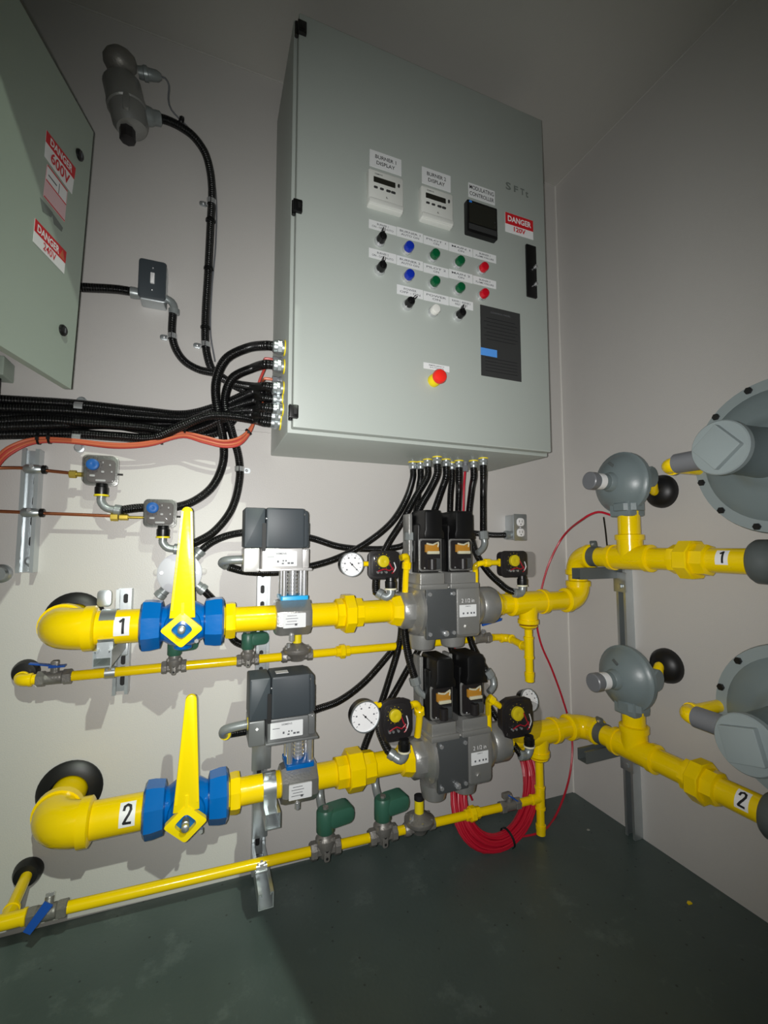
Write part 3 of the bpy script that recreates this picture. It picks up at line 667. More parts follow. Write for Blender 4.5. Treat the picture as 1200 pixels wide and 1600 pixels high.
# ---------------------------------------------------------------- supply side: tee with drip leg, round the corner to the regulators
XR = -.128
def supply(n):
    T = TR[n]; z, wd = T['z'], T['word']; xg = T['xg']
    zr = 1.030 if n == 1 else .373; xt = -.380 if n == 1 else -.345
    t = thing('supply_pipe', f'yellow supply pipe with tee and drip leg turning the corner, {wd} line', 'gas pipe', P(xt, G, z-.3))
    build('reducer', MB().lathe(P(xg+.170, G, z), X, [(0, .050), (.006, .054), (.022, .053), (.034, .042), (.05, .040)], 8, rot=.39), 'yellow', t)
    build('pipe', pipe(MB(), P(xg+.20, G, z), P(xt-.05, G, z), RM), 'yellow', t)
    build('tee', tee(MB(), P(xt, G, z), X, -Z, RM, .030, .066), 'yellow', t)
    build('pipe', pipe(MB(), P(xt+.06, G, z), P(XR-.04, G, z), RM), 'yellow', t)
    # drip leg with its side tee
    zt = .690 if n == 1 else .142; zc = .568 if n == 1 else .016
    dl = MB().lathe(P(xt, G, z-.085), -Z, [(0, .034), (.004, .034), (.014, .020), (.016, RS+.001)], 20)
    pipe(dl, P(xt, G, z-.09), P(xt, G, zc+.02), RS+.001, 18); build('drip_leg', dl, 'yellow', t)
    build('side_tee', tee(MB(), P(xt, G, zt), Z, Y if n == 1 else -X, RS+.001, RS, .034), 'yellow', t)
    build('cap', MB().lathe(P(xt, G, zc+.032), -Z, [(0, .0148), (.001, .0185), (.014, .0185), (.020, .0170), (.034, .0170), (.037, .013)], 18), 'yellow', t)
    if n == 1:
        build('elbow', elbow(MB(), P(XR, G, z), -X, Z, RM, .058), 'yellow', t)
        build('riser', pipe(MB(), P(XR, G, z+.04), P(XR, G, zr-.04), RM), 'yellow', t)
        build('elbow', elbow(MB(), P(XR, G, zr), -Z, N, RM, .058), 'yellow', t)
    else:
        build('elbow', elbow(MB(), P(XR, G, zr), -X, N, RM, .062), 'yellow', t)
    yt = -R(985 if n == 1 else 992, 873 if n == 1 else 1168, -XR).y
    yu0 = -R(1052 if n == 1 else 1072, 874 if n == 1 else 1211, -XR).y; yu1 = -R(1112 if n == 1 else 1128, 874 if n == 1 else 1240, -XR).y
    build('pipe', pipe(MB(), P(XR, G+.05, zr), P(XR, yt-.05, zr), RM), 'yellow', t)
    build('riser_tee', tee(MB(), P(XR, yt, zr), N, Z, RM, RM, .066), 'yellow', t)
    zz = 1.20 if n == 1 else .515
    build('pipe', pipe(MB(), P(XR, yt, zr+.05), P(XR, yt, zz+.01), RM), 'yellow', t)
    build('pipe', pipe(MB(), P(XR, yt+.05, zr), P(XR, yu0+.01, zr), RM), 'yellow', t)
    build('union', union(MB(), P(XR, yu0, zr), N, RM, yu1-yu0), 'yellow', t)
    ye = .818 if n == 1 else .812
    build('pipe', pipe(MB(), P(XR, yu1-.01, zr), P(XR, ye, zr), RM), 'yellow', t)
    yl = -R(1129 if n == 1 else 1160, 875 if n == 1 else 1257, -XR+.03).y
    number(str(n), P(XR, yl, zr), N, (-X*.93+Z*.3).normalized() if n == 1 else (-X*.85+Z*.5).normalized(), RM, .034, .044 if n == 1 else .052, t)
    # ---- small grey regulator on the riser
    rz = 1.298 if n == 1 else .610; ry = yt-.018
    r = thing('vent_regulator', f'small round grey regulator with capped knob on the {wd} yellow riser', 'regulator', P(XR, ry, zz))
    c = P(XR-.012, ry, rz)
    b = MB().lathe(c+X*.045, -X, [(0, .05), (.006, .074), (.022, .080), (.028, .106), (.031, .111), (.046, .111), (.049, .104), (.058, .098), (.074, .082), (.088, .058), (.097, .036)], 36)
    build('dome', b, 'reggray', r)
    lb = MB().rbox(P(XR, ry+.014, (zz+rz)/2-.02), .076, rz-zz+.01, .08, X, Z, .008, .006); lb.lathe(P(XR, yt, zz-.006), Z, [(0, .046), (.002, .052), (.026, .052), (.032, .046)], 8, rot=.39); build('neck', lb, 'reggray', r)
    k = MB().lathe(c-X*.050, -X, [(0, .036), (.020, .030), (.022, .028), (.076, .028)], 26); build('spring_tube', k, 'reggray', r)
    build('paper_band', MB().lathe(c-X*.092, -X, [(0, .0287), (.026, .0287)], 26), 'white', r)
    build('end_cap', MB().lathe(c-X*.122, -X, [(0, .029), (.002, .031), (.026, .031), (.029, .028)], 26), 'pvcgray', r)
    for a in range(6):
        e = math.radians(30+60*a); build('bolt', screw(MB(), c+X*.014+Y*(.103*math.cos(e))+Z*(.103*math.sin(e)), -X, .006, .006), 'reggray', r)
    build('side_port', MB().lathe(P(XR+.02, ry+.055, rz+.012), N+X*.2, [(0, .036), (.04, .036), (.044, .032)], 16), 'reggray', r)
    build('mark', MB().rbox(c-X*.058+Z*.062+N*.012, .024, .010, .003, (N-Z*.8).normalized(), (Z+N*.8).normalized(), .002, .0005), 'regdark', r)
    vx = R(1035 if n == 1 else 1043, 768 if n == 1 else 1040)
    build('vent_pipe', MB().tube(spline([P(XR+.02, ry+.06, rz+.012), P(XR+.045, ry+.075, rz-.005), P(XR+.085, -vx.y, vx.z), P(0, -vx.y, vx.z)]), .0165, 14), 'yellow', r)
    ring = MB().lathe(vx, -X, [(0, .060), (.014, .058), (.030, .046), (.040, .024), (.041, .012)], 30)
    tag(build('wall_ring', ring, 'ring_black'), f'black rubber boot on right wall behind the {wd} small regulator', 'pipe ring', 'rubber boots on the right wall')
    # ---- big diaphragm regulator, cut by the frame
    by, bz, br = (.910, 1.302, .200) if n == 1 else (.928, .640, .196)
    g = thing('pressure_regulator', f'big grey regulator with wide bolted diaphragm case, {wd} right', 'regulator', P(XR, by, zr-.06))
    c = P(-.13, by, bz)
    build('rear_case', MB().lathe(c+X*.062, -X, [(0, .10), (.02, .13), (.045, .165), (.052, br-.004), (.060, br)], 48), 'reggray', g)
    build('flange', MB().lathe(c+X*.004, -X, [(0, br-.004), (.003, br), (.060, br), (.068, br-.003), (.070, br-.026)], 56), 'regflange', g)
    build('front_case', MB().lathe(c-X*.060, -X, [(0, br-.024), (.008, br-.034), (.022, br-.060), (.034, .100), (.042, .078), (.060, .066), (.062, .06)], 48), 'reggray', g)
    for a in range(12):
        e = math.radians(15+30*a); build('bolt', MB().cyl(c-X*.064+Y*((br-.014)*math.cos(e))+Z*((br-.014)*math.sin(e)), c-X*.072+Y*((br-.014)*math.cos(e))+Z*((br-.014)*math.sin(e)), .0095, seg=6, ch=.001), 'black', g)
    build('spring_case', MB().lathe(c-X*.10, -X, [(0, .064), (.06, .060), (.158, .058), (.164, .061)], 36), 'regdark' if False else 'reggray', g)
    cp = build('closing_cap', MB().lathe(c-X*.262, -X, [(0, .061), (.004, .0645), (.018, .0645), (.021, .062), (.022, .052)], 40), 'regflange', g)
    ang = math.radians(48 if n == 1 else -14); s1 = Y*math.cos(ang)+Z*math.sin(ang); s2 = -Y*math.sin(ang)+Z*math.cos(ang)
    build('square_boss', MB().rbox(c-X*.290, .076, .076, .018, s1, s2, .003, .002) if (s1.cross(s2)).x < 0 else MB().rbox(c-X*.290, .076, .076, .018, s2, s1, .003, .002), 'regflange', cp)
    # vent elbow from the spring case
    p = c-X*.205; ey = by-.155
    build('vent_hub', MB().lathe(p+Y*.045, Y, [(0, .030), (.025, .027), (.030, .024)], 22), 'reggray', g)
    build('vent_nipple', MB().lathe(p+Y*.070-Z*.006, Y, [(0, .024), (.002, .0265), (.085, .0265), (.087, .024)], 22), 'pvcgray', g)
    ve = p+Y*.188-Z*.008; build('vent_elbow', elbow(MB(), ve, -Y, X, .0175, .030), 'yellow', g)
    build('vent_pipe', pipe(MB(), ve+X*.025, V((0, ve.y, ve.z)), .0165, 18), 'yellow', g)
    bd = MB().lathe(P(XR, ye-.004, zr), N, [(0, .046), (.003, .054), (.012, .060), (.040, .060), (.05, .056), (.09, .056), (.12, .075), (.20, .075), (.24, .056), (.29, .056)], 32)
    build('body', bd, 'regdark', g)
    build('neck', MB().lathe(P(XR+.0, by+.06, zr), Z, [(0, .06), (.06, .055), (bz-zr-.05, .055)], 24) if False else MB().cyl(P(XR+.01, by, zr+.04), P(XR+.01, by, bz-.12), .05, seg=22), 'reggray', g)
supply(1); supply(2)
# ---------------------------------------------------------------- strut channels with their clamps
def channel(mb, p0, p1, out, side):
    a, d, b, h, t = .0205, .041, .011, .007, .0026
    poly = [(-a,0),(a,0),(a,d),(b,d),(b,d-h),(b+t,d-h),(b+t,d-t),(a-t,d-t),(a-t,t),(-a+t,t),(-a+t,d-t),(-b-t,d-t),(-b-t,d-h),(-b,d-h),(-b,d),(-a,d)]
    L = p1-p0
    if side.cross(out).dot(L) < 0: side = -side
    return mb.prism(poly, p0, side, out, L.length)
def slots(p0, p1, out, side, parent, n):
    L = p1-p0
    for k in range(n):
        c = p0+L*((k+.5)/n)+out*.0032
        build('slot', MB().rbox(c, .013, .028, .0012, side, L.normalized(), .006, 0) if side.cross(L).dot(out) > 0 else MB().rbox(c, .013, .028, .0012, -side, L.normalized(), .006, 0), 'blackmatte', parent)
def clamp(c, axis, r, w, down, parent, ref, m='galv', ear=.018):
    """two-piece strut strap round a pipe at c; the ear points along ref, the feet go along down"""
    mb = MB().band(c, axis, r+.0006, .0022, w, -2.6, 2.6, ref, 24)
    mb.rbox(c+ref*(r+ear*.6), w*.9, ear*1.4, .005, axis, ref, .005, .001)
    o = build('pipe_clamp', mb, m, parent)
    s = axis.cross(ref).normalized()
    build('bolt', MB().cyl(c+ref*(r+ear*.7)-s*.008, c+ref*(r+ear*.7)+s*.008, .0045, seg=8), 'chrome', o)
    return o
# left strut carrying the copper tubes
sb, st = B(38, 895, .041), B(53, 701, .041); xs = (sb.x+st.x)/2
s1 = thing('strut_channel', 'galvanized strut channel on wall holding the two copper tubes', 'strut', (xs, 0, sb.z))
build('channel', channel(MB(), P(xs-.004, 0, sb.z), P(xs+.004, 0, st.z), N, X), 'galv', s1); slots(P(xs-.003, 0, sb.z), P(xs+.003, 0, st.z), N, X, s1, 6)
build('washer', MB().lathe(P(xs-.002, .003, B(47, 877, .01).z), N, [(0, .014), (.003, .014), (.004, .007), (.009, .007)], 16), 'galv', s1)
ct = {}
for k, (pts, nm) in enumerate((([(-60, 728, .09), (-10, 731, .06), (30, 731, .053), (70, 735, .052), (118, 740, .055)], 'upper'), ([(-60, 798, .053), (0, 799, .053), (70, 802, .053), (170, 806, .053), (184, 807, .053)], 'lower'))):
    P3 = [B(*q) for q in pts]; P3.insert(0, V((XL+.002, P3[0].y, P3[0].z)))
    t = build('copper_tube', MB().tube(spline(P3), .0048, 10), 'copper'); tag(t, f'thin copper tube ending at the {nm} blue-dial pressure switch', 'tube')
    q = B(52 if k == 0 else 48, 733 if k == 0 else 801, .053)
    c = build('tube_clamp', MB().lathe(q-X*.022, X, [(0, .009), (.006, .013), (.034, .013), (.044, .009)], 14), 'galv', s1)
    build('rubber_sleeve', MB().cyl(q+X*.020, q+X*.032, .0125, seg=14, ch=.002), 'black', c); build('bolt', screw(MB(), q+Z*.006+N*.011, N, .006, .006), 'chrome', c)
# strut behind the upper large pipe
q0, q1 = B(186, 1086, .041), B(195, 921, .041); xs = (q0.x+q1.x)/2
s2 = thing('strut_channel', 'galvanized strut behind the upper pipe with arm and clamp', 'strut', (xs, 0, q0.z))
build('channel', channel(MB(), P(xs, 0, q0.z), P(xs, 0, q1.z), N, X), 'galv', s2); slots(P(xs, 0, q0.z), P(xs, 0, q1.z), N, X, s2, 5)
za = TR[1]['z']-RL-.024; xa = B(162, 1010, .25).x
build('arm_plate', MB().rbox(P(xs-.020, .044, za+.01), .075, .10, .006, X, Z, .004, .001), 'galv', s2)
build('strut_arm', channel(MB(), P(xa, .045, za-.018), P(xa, .262, za-.018), Z, X), 'galv', s2)
c1 = clamp(P(xa, G, TR[1]['z']), X, RL, .036, -Z, s2, Y)
build('clamp_leg', MB().rbox(P(xa, G+RL-.002, za+.018), .036, .040, .003, X, Z, .002, 0), 'galv', s2)
build('clamp_ear', MB().rbox(B(163, 935, .15), .034, .045, .004, X, Z, .010, .001), 'galv', s2)
# central strut
q0, q1 = B(404, 1400, .041), B(412, 884, .041); xs = (q0.x+q1.x)/2; zb3 = max(.03, q0.z)
s3 = thing('strut_channel', 'tall galvanized strut behind the two dark actuators', 'strut', (xs, 0, zb3))
build('channel', channel(MB(), P(xs, 0, zb3), P(xs, 0, q1.z), N, X), 'galv', s3); slots(P(xs, 0, zb3), P(xs, 0, q1.z), N, X, s3, 18)
xc3 = B(420, 1215, G).x; z2 = TR[2]['z']
build('angle_plate', MB().rbox(P(xs+.002, .0435, z2+.045), .060, .13, .005, X, Z, .004, .001), 'galv', s3)
build('strut_arm', channel(MB(), P(xc3+.004, .043, z2-RM-.044), P(xc3+.004, .262, z2-RM-.044), Z, X), 'galv', s3)
clamp(P(xc3, G, z2), X, RM, .036, -Z, s3, (Z*.85+N*.5).normalized())
build('clamp_leg', MB().rbox(P(xc3, G+RM+.0005, z2-.030), .036, .056, .003, X, Z, .002, 0), 'galv', s3)
zp2 = .150; xp3 = B(408, 1352, G).x
build('angle_plate', MB().rbox(P(xs+.002, .0435, zp2+.055), .046, .12, .005, X, Z, .004, .001), 'galv', s3)
build('strut_arm', channel(MB(), P(xp3+.006, .043, zp2-RS-.045), P(xp3+.006, .265, zp2-RS-.045), Z, X), 'galv', s3)
clamp(P(xp3, G, zp2+.006), X, RS+.001, .030, -Z, s3, (Z*.7+N*.7).normalized(), 'chrome', .010)
# strut on the right wall
ys = -.5*(R(975, 1000, 0).y+R(1000, 1000, 0).y)-.006; z4 = 1.02
s4 = thing('strut_channel', 'galvanized strut standing on the right wall behind the grey regulators', 'strut', (0, -ys, 0))
build('channel', channel(MB(), P(0, ys, 0.002), P(0, ys, z4), -X, Y), 'galv', s4)
for (zr, u, v) in ((1.030, 931, 870), (.373, 915, 1140)):
    y0 = ys-.03
    build('strut_arm', channel(MB(), P(-.041, y0, zr-RM-.046), P(-.230, y0, zr-RM-.046), Z, Y), 'regdark', s4)
    build('arm_plate', MB().rbox(P(-.0435, ys, zr-RM-.06), .055, .075, .005, -Y, Z, .003, .001), 'galv', s4)
    build('bolt', screw(MB(), P(-.047, ys+.005, zr-RM-.075), -X, .009, .008), 'galv', s4)
    clamp(P(XR, y0, zr), Y, RM, .034, -Z, s4, (Z*.95-X*.2).normalized(), 'regdark', .020)

# ---------------------------------------------------------------- pilot gas lines
def ball_small(c, wd, up, lab):
    t = thing('small_ball_valve', lab, 'valve', c-Z*.02)
    b = MB().hexa(c-X*.040, c-X*.020, .021, .002); b.cyl(c-X*.022, c+X*.020, .0175, seg=18, ch=.002); b.hexa(c+X*.020, c+X*.042, .021, .002)
    b.cyl(c, c+up*.030, .010, seg=12); build('body', b, 'iron', t)
    build('stem_nut', screw(MB(), c+up*.028, up, .010, .010), 'chrome', t)
    return t
def solenoid(c, lab, s=1.0, rot=0.):
    t = thing('solenoid_valve', lab, 'valve', c-Z*.03)
    b = MB().lathe(c-X*.040*s, X, [(0, .020*s), (.004, .022*s), (.016*s, .022*s), (.018*s, .017*s), (.062*s, .017*s), (.064*s, .022*s), (.078*s, .022*s), (.080*s, .019*s)], 8, rot=.39)
    b.lathe(c, Z, [(-.020*s, .014*s), (0, .022*s), (.018*s, .026*s), (.026*s, .026*s), (.032*s, .020*s), (.044*s, .018*s)], 20); b.rbox(c+N*.016*s-Z*.006, .016*s, .036*s, .012*s, X, Z, .006*s, .002)
    build('valve_body', b, 'iron', t)
    for dz in (-.014, .004): build('hole', MB().cyl(c+N*(.0218*s)+Z*dz*s, c+N*(.0228*s)+Z*dz*s, .0035*s, seg=10), 'blackmatte', t)
    for sx in (-1, 1): build('bolt', screw(MB(), c+X*(sx*.018*s)+N*.018*s+Z*.024*s, Z, .005*s, .010*s), 'iron', t)
    k = MB().lathe(c+Z*.040*s, Z, [(0, .021*s), (.004*s, .024*s), (.052*s, .024*s), (.058*s, .020*s)], 24)
    dd = (X*math.cos(rot)+Y*math.sin(rot)); sd_ = Z
    k.rbox(c+dd*.038*s+Z*.074*s, .078*s, .046*s, .048*s, dd, Z, .018*s, .010*s) if dd.cross(Z).y < 0 else k.rbox(c+dd*.038*s+Z*.074*s, .078*s, .046*s, .048*s, -dd, Z, .018*s, .010*s)
    build('green_coil', k, 'green_coil', t)
    build('coil_nut', MB().lathe(c+Z*.098*s, Z, [(0, .008*s), (.006*s, .008*s)], 6), 'iron', t)
    e = c-X*.004*s-Y*(-.020*s)+Z*.085*s
    build('conduit_elbow', MB().tube(spline([e, e+Y*.020+Z*.012, e+Y*.034+Z*.030, e+Y*.038+Z*.052]), .0115*s, 12).lathe(e+Y*.038+Z*.048, Z, [(0, .015), (.018, .015), (.020, .012)], 14), 'zincelbow', t)
def pilot_reg(c, lab, s=1.0, cap=True):
    t = thing('pilot_regulator', lab, 'regulator', c-Z*.02)
    b = MB().lathe(c-X*.052*s, X, [(0, .017*s), (.004, .020*s), (.018*s, .020*s), (.020*s, .016*s), (.084*s, .016*s), (.086*s, .020*s), (.102*s, .020*s), (.104*s, .017*s)], 8, rot=.39)
    b.lathe(c, Z, [(-.016*s, .022*s), (.000, .030*s), (.010*s, .044*s), (.014*s, .047*s), (.024*s, .047*s), (.027*s, .043*s), (.036*s, .024*s), (.042*s, .016*s)], 28); build('body', b, 'iron', t)
    for a in range(6): e = math.radians(20+60*a); build('bolt', screw(MB(), c+X*(.041*s*math.cos(e))+Y*(.041*s*math.sin(e))+Z*.024*s, Z, .0045*s, .006*s), 'castalu', t)
    build('vent_screw', screw(MB(), c-X*.030*s+N*.010*s+Z*.026*s, Z, .007*s, .018*s), 'chrome', t)
    build('spring_tower', MB().cyl(c+Z*.040*s, c+Z*.082*s, .0145*s, seg=18), 'yellow_plastic', t)
    if cap: build('blue_cap', MB().lathe(c+Z*.080*s, Z, [(0, .0155*s), (.012*s, .0155*s), (.014*s, .012*s)], 18), 'ink', t)

g1 = .060; z1 = .708
def bx1(u, v): return B(u, v, g1).x
def p1(u, v): return P(bx1(u, v), g1, z1)
# line 1 (upper)
e1 = p1(28, 1064)
tag(build('wall_ring', MB().lathe(V((e1.x, 0, z1+.010)), N, [(0, .034), (.010, .033), (.022, .028), (.024, .015)], 28), 'ring_black'), 'small black grommet on wall behind the upper pilot elbow', 'pipe ring')
t = thing('pilot_pipe', 'thin yellow pilot pipe with small elbow at far left, upper line', 'gas pipe', e1-Z*.02)
build('wall_pipe', pipe(MB(), V((e1.x, 0, z1)), e1+Y*.02, RS), 'yellow', t); build('elbow', elbow(MB(), e1, Y, X, RS, .026), 'yellow', t)
build('pipe', pipe(MB(), e1+X*.02, p1(64, 1060), RS), 'yellow', t)
bv = ball_small(p1(85, 1056), 'upper', Z, 'small iron ball valve with pale blue lever, upper pilot line at left')
c = p1(85, 1056); build('lever', MB().prism([(-.058, -.007), (.006, -.009), (.006, .009), (-.058, .006)], c+Z*.036+N*.004, (X*.96-Z*.18).normalized(), N, .004, .001).prism([(-.012, -.009), (.026, -.009), (.026, .009), (-.012, .009)], c+Z*.034+N*.004, X, N, .005, .001), 'blue_vinyl', bv)
build('lever_post', MB().rbox(c+Z*.030, .018, .034, .016, X, Z, .004, .002), 'iron', bv)
def seg_pipe(lab, *parts):
    t = thing('pilot_pipe', lab, 'gas pipe', parts[0][1]-Z*.02)
    for q in parts:
        if q[0] == 'pipe': build('pipe', pipe(MB(), q[1], q[2], RS, 18), 'yellow', t)
        elif q[0] == 'union': build('union', union(MB(), q[1], X, RS, q[2], 1.05), 'yellow', t)
        elif q[0] == 'elbow': build('elbow', elbow(MB(), q[1], q[2], q[3], RS, .026), 'yellow', t)
        elif q[0] == 'tee': build('tee', tee(MB(), q[1], q[2], q[3], RS+.002, RS+.001, .036), 'yellow', t)
    return t
seg_pipe('thin yellow pipe under the upper blue valve, left of first solenoid', ('pipe', p1(100, 1056), p1(258, 1043)))
clamp(P(bx1(175, 1052)-.004, g1, z1), X, RS, .026, -Z, s2, (Z*.8+N*.6).normalized(), 'galv', .010)
solenoid(p1(272, 1042), 'green-coil solenoid half hidden below the upper blue ball valve', .86, .3)
seg_pipe('short thin yellow pipe between the two upper solenoids', ('pipe', p1(286, 1041), p1(374, 1034)))
solenoid(p1(387, 1032), 'green-coil solenoid under the upper pipe left of the actuator valve', .86, .3)
seg_pipe('very short yellow pipe left of the upper pilot regulator', ('pipe', p1(398, 1030), p1(446, 1026)))
pilot_reg(p1(464, 1023), 'small iron pilot regulator with yellow tower below the upper actuator valve', 1.0, False)
t = seg_pipe('long thin yellow pipe with union running behind the upper double valve', ('pipe', p1(480, 1020), p1(530, 1017)), ('union', p1(524, 1017), .052), ('pipe', p1(543, 1015), p1(742, 1000)))
ball_small(p1(752, 999), 'upper', (N*.5+Z).normalized(), 'small iron ball valve with thin blue lever right of upper double valve')
bv2 = [o for o in COL.objects if o.name.startswith('small_ball_valve')][-1]; c = p1(752, 999)
build('lever', MB().prism([(-.004, -.004), (.085, -.006), (.092, .002), (.080, .006), (-.004, .006)], c+Z*.055+N*.01, (X*.98+Z*.2).normalized(), (Z*.98-X*.2).normalized(), .008, .001), 'blue_vinyl', bv2)
ec = V((-.380, -g1, z1-.006)); tgt = P(-.380, G-.03, .690)
t = seg_pipe('thin yellow pipe with elbow joining the upper drip leg', ('pipe', p1(770, 998), V((ec.x-.02, -g1, z1-.003))), ('elbow', ec, -X, N))
build('pipe', pipe(MB(), ec+N*.02, tgt, RS, 18), 'yellow', t)

# line 2 (lower)
z2p = .158
def zl(x): return .180-(x+1.936)*(.040/1.59) if x < -.36 else .142
def p2(u, v): x = B(u, v, G).x; return P(x, G, zl(x))
w2 = B(38, 1362, 0); e2 = p2(8, 1440)
tag(build('wall_ring', MB().lathe(V((e2.x-.012, 0, w2.z)), N, [(0, .036), (.012, .034), (.024, .028), (.026, .015)], 28), 'ring_black'), 'small black grommet low on wall above the lower pilot pipe', 'pipe ring')
t = thing('pilot_pipe', 'thin yellow pilot pipe coming from wall at lower left corner', 'gas pipe', e2-Z*.02)
build('wall_pipe', MB().tube([V((e2.x-.012, 0, w2.z)), e2+Y*.02], RS, 16), 'yellow', t); build('tee', tee(MB(), e2, X, Y, RS+.001, RS, .036), 'yellow', t)
build('pipe', pipe(MB(), V((XL+.002, e2.y, e2.z)), e2-X*.02, RS), 'yellow', t); build('pipe', pipe(MB(), e2+X*.02, p2(50, 1432), RS), 'yellow', t)
c = p2(74, 1427)
bv = ball_small(c, 'lower', (Z*.9+Y*.5).normalized(), 'small ball valve with bright blue lever, lower left corner')
build('lever', MB().prism([(-.011, -.006), (.011, -.006), (.009, .062), (-.009, .062)], c+Z*.030+X*.004+N*.026, (X*.8-Z*.6).normalized(), (-X*.6-Z*.8).normalized(), .005, .001), 'blue_vinyl', bv)
seg_pipe('long thin yellow pipe sloping low along the floor at left', ('pipe', p2(88, 1421), p2(494, 1337)))
solenoid(p2(508, 1332), 'dusty green solenoid on lower pilot line, left one near floor', 1.16, .15)
seg_pipe('short thin yellow pipe between the two lower green solenoids', ('pipe', p2(520, 1328), p2(584, 1316)))
solenoid(p2(598, 1312), 'dusty green solenoid on lower pilot line, right one near the pilot regulator', 1.16, .15)
seg_pipe('very short yellow pipe left of the lower pilot regulator', ('pipe', p2(606, 1308), p2(640, 1304)))
pilot_reg(p2(655, 1299), 'iron pilot regulator with yellow tower and navy cap near floor', 1.05)
seg_pipe('thin yellow pipe with hex union in front of the red cable coil', ('pipe', p2(672, 1290), p2(784, 1263)), ('union', p2(727, 1278), .058))
c = p2(796, 1259)
bv = ball_small(c, 'lower', Z, 'small iron ball valve with blue lever in front of the red coil')
build('lever', MB().prism([(-.01, -.009), (.058, -.009), (.058, .009), (-.01, .009)], c+Z*.036+N*.004, (X*.8-Z*.55).normalized(), N, .004, .001), 'blue_vinyl', bv)
build('t_nut', MB().rbox(c-X*.012+Z*.036, .034, .020, .014, X, Z, .005, .002), 'iron', bv)
seg_pipe('very short yellow pipe joining the lower drip leg', ('pipe', p2(812, 1254), P(-.37, G, .142)))
# ---------------------------------------------------------------- pressure switches with clear covers, gauges
def pswitch(u0, v0, u1, v1, gf, dep, lab, dial, dark, gland_u, wires=True, octo=False):
    a, b = B(u0, v0, gf), B(u1, v1, gf); x, z, w, h = (a.x+b.x)/2, (a.z+b.z)/2, b.x-a.x, a.z-b.z
    t = thing('pressure_switch', lab, 'pressure switch', P(x, gf-dep, z-h/2)); gb = gf-dep
    r = w*.28 if octo else w*.16
    build('base', MB().rbox(P(x, gb+dep*.18, z), w*.97, h*.97, dep*.36, X, Z, r, .002, 2 if octo else 4), 'innards_dark' if dark else 'innards', t)
    fl = MB()
    build('inner_plate', MB().rbox(P(x, gb+dep*.40, z), w*.84, h*.82, .004, X, Z, r*.8, .001), 'innards_dark' if dark else 'innards', t)
    build('clear_cover', MB().rbox(P(x, gb+dep*.68, z), w, h, dep*.64, X, Z, r, .005, 2 if octo else 4), 'clear_dark' if dark else 'clear', t)
    build('cover_rim', MB().rbox(P(x, gb+dep*.37, z), w*1.05, h*1.05, .005, X, Z, r, .001, 2 if octo else 4), 'castgray' if not dark else 'innards_dark', t)
    dx, dz = (-.24*w, .20*h) if not dark else (-.06*w, .14*h)
    dl = build('dial', MB().lathe(P(x+dx, gb+dep*.45, z+dz), N, [(0, w*.19), (.010, w*.19), (.012, w*.15), (.012, .003), (.010, 0)], 24), dial, t)
    for k in range(12):
        e = 2*math.pi*k/12; c = P(x+dx+w*.25*math.sin(e), gb+dep*.47, z+dz+w*.25*math.cos(e))
        build('dial_tick', MB().rbox(c, .0009, .0030, .001, (X*math.cos(e)-Z*math.sin(e)), (X*math.sin(e)+Z*math.cos(e)), .0004, 0), dial if dark else 'ink', dl)
    if wires:
        for (m, q) in (('redcable', [(.10, .16), (.20, -.05), (.30, -.24), (.22, -.30)]), ('redcable', [(-.26, -.22), (-.02, -.14), (.14, -.20), (.28, -.10)]), ('white', [(.30, .10), (.36, -.10), (.28, -.26)])):
            build('wire', MB().tube(spline([P(x+w*c0, gb+dep*.58, z+h*c1) for c0, c1 in q]), .0020, 6), m, t)
        for c0 in (-.24, -.12, .05): build('terminal', MB().cyl(P(x+w*c0, gb+dep*.45, z-h*.26), P(x+w*c0, gb+dep*.55, z-h*.26), .004, seg=10), 'chrome', t)
    else:
        for (c0, c1, ww) in ((.26, .22, .05), (.05, -.03, .09), (.32, -.02, .05), (-.25, -.18, .16), (.0, -.34, .3), (.05, .30, .03)):
            build('reflective_part', MB().rbox(P(x+w*c0, gb+dep*.46, z+h*c1), w*ww, .006, .004, X, Z, .002, .0005), 'white', t)
    if octo is not None:
        gx = B(gland_u, v1, gb+dep*.6).x; gp = P(gx, gb+dep*.55, z-h/2)
        build('cable_gland', MB().lathe(gp+Z*.004, -Z, [(0, .015), (.010, .016), (.012, .0185), (.026, .0185), (.034, .0175)], 16), 'black', t)
        build('gland_ring', MB().lathe(gp-Z*.029, -Z, [(0, .0195), (.005, .0195)], 18), 'yellow_plastic' if not dark else 'cream', t)
        return t, gp-Z*.034, (x, z, w, h)
def elbowc(t, pts, r=.0115, mat_='zincelbow', nut=True):
    p = spline(pts, .006); b = MB().tube(p, r, 14)
    d = (p[-1]-p[-3]).normalized()
    if nut: b.lathe(p[-1]-d*.012, d, [(0, r), (.002, .0165), (.018, .0165), (.020, .0125)], 12)
    return build('elbow_connector', b, mat_, t)

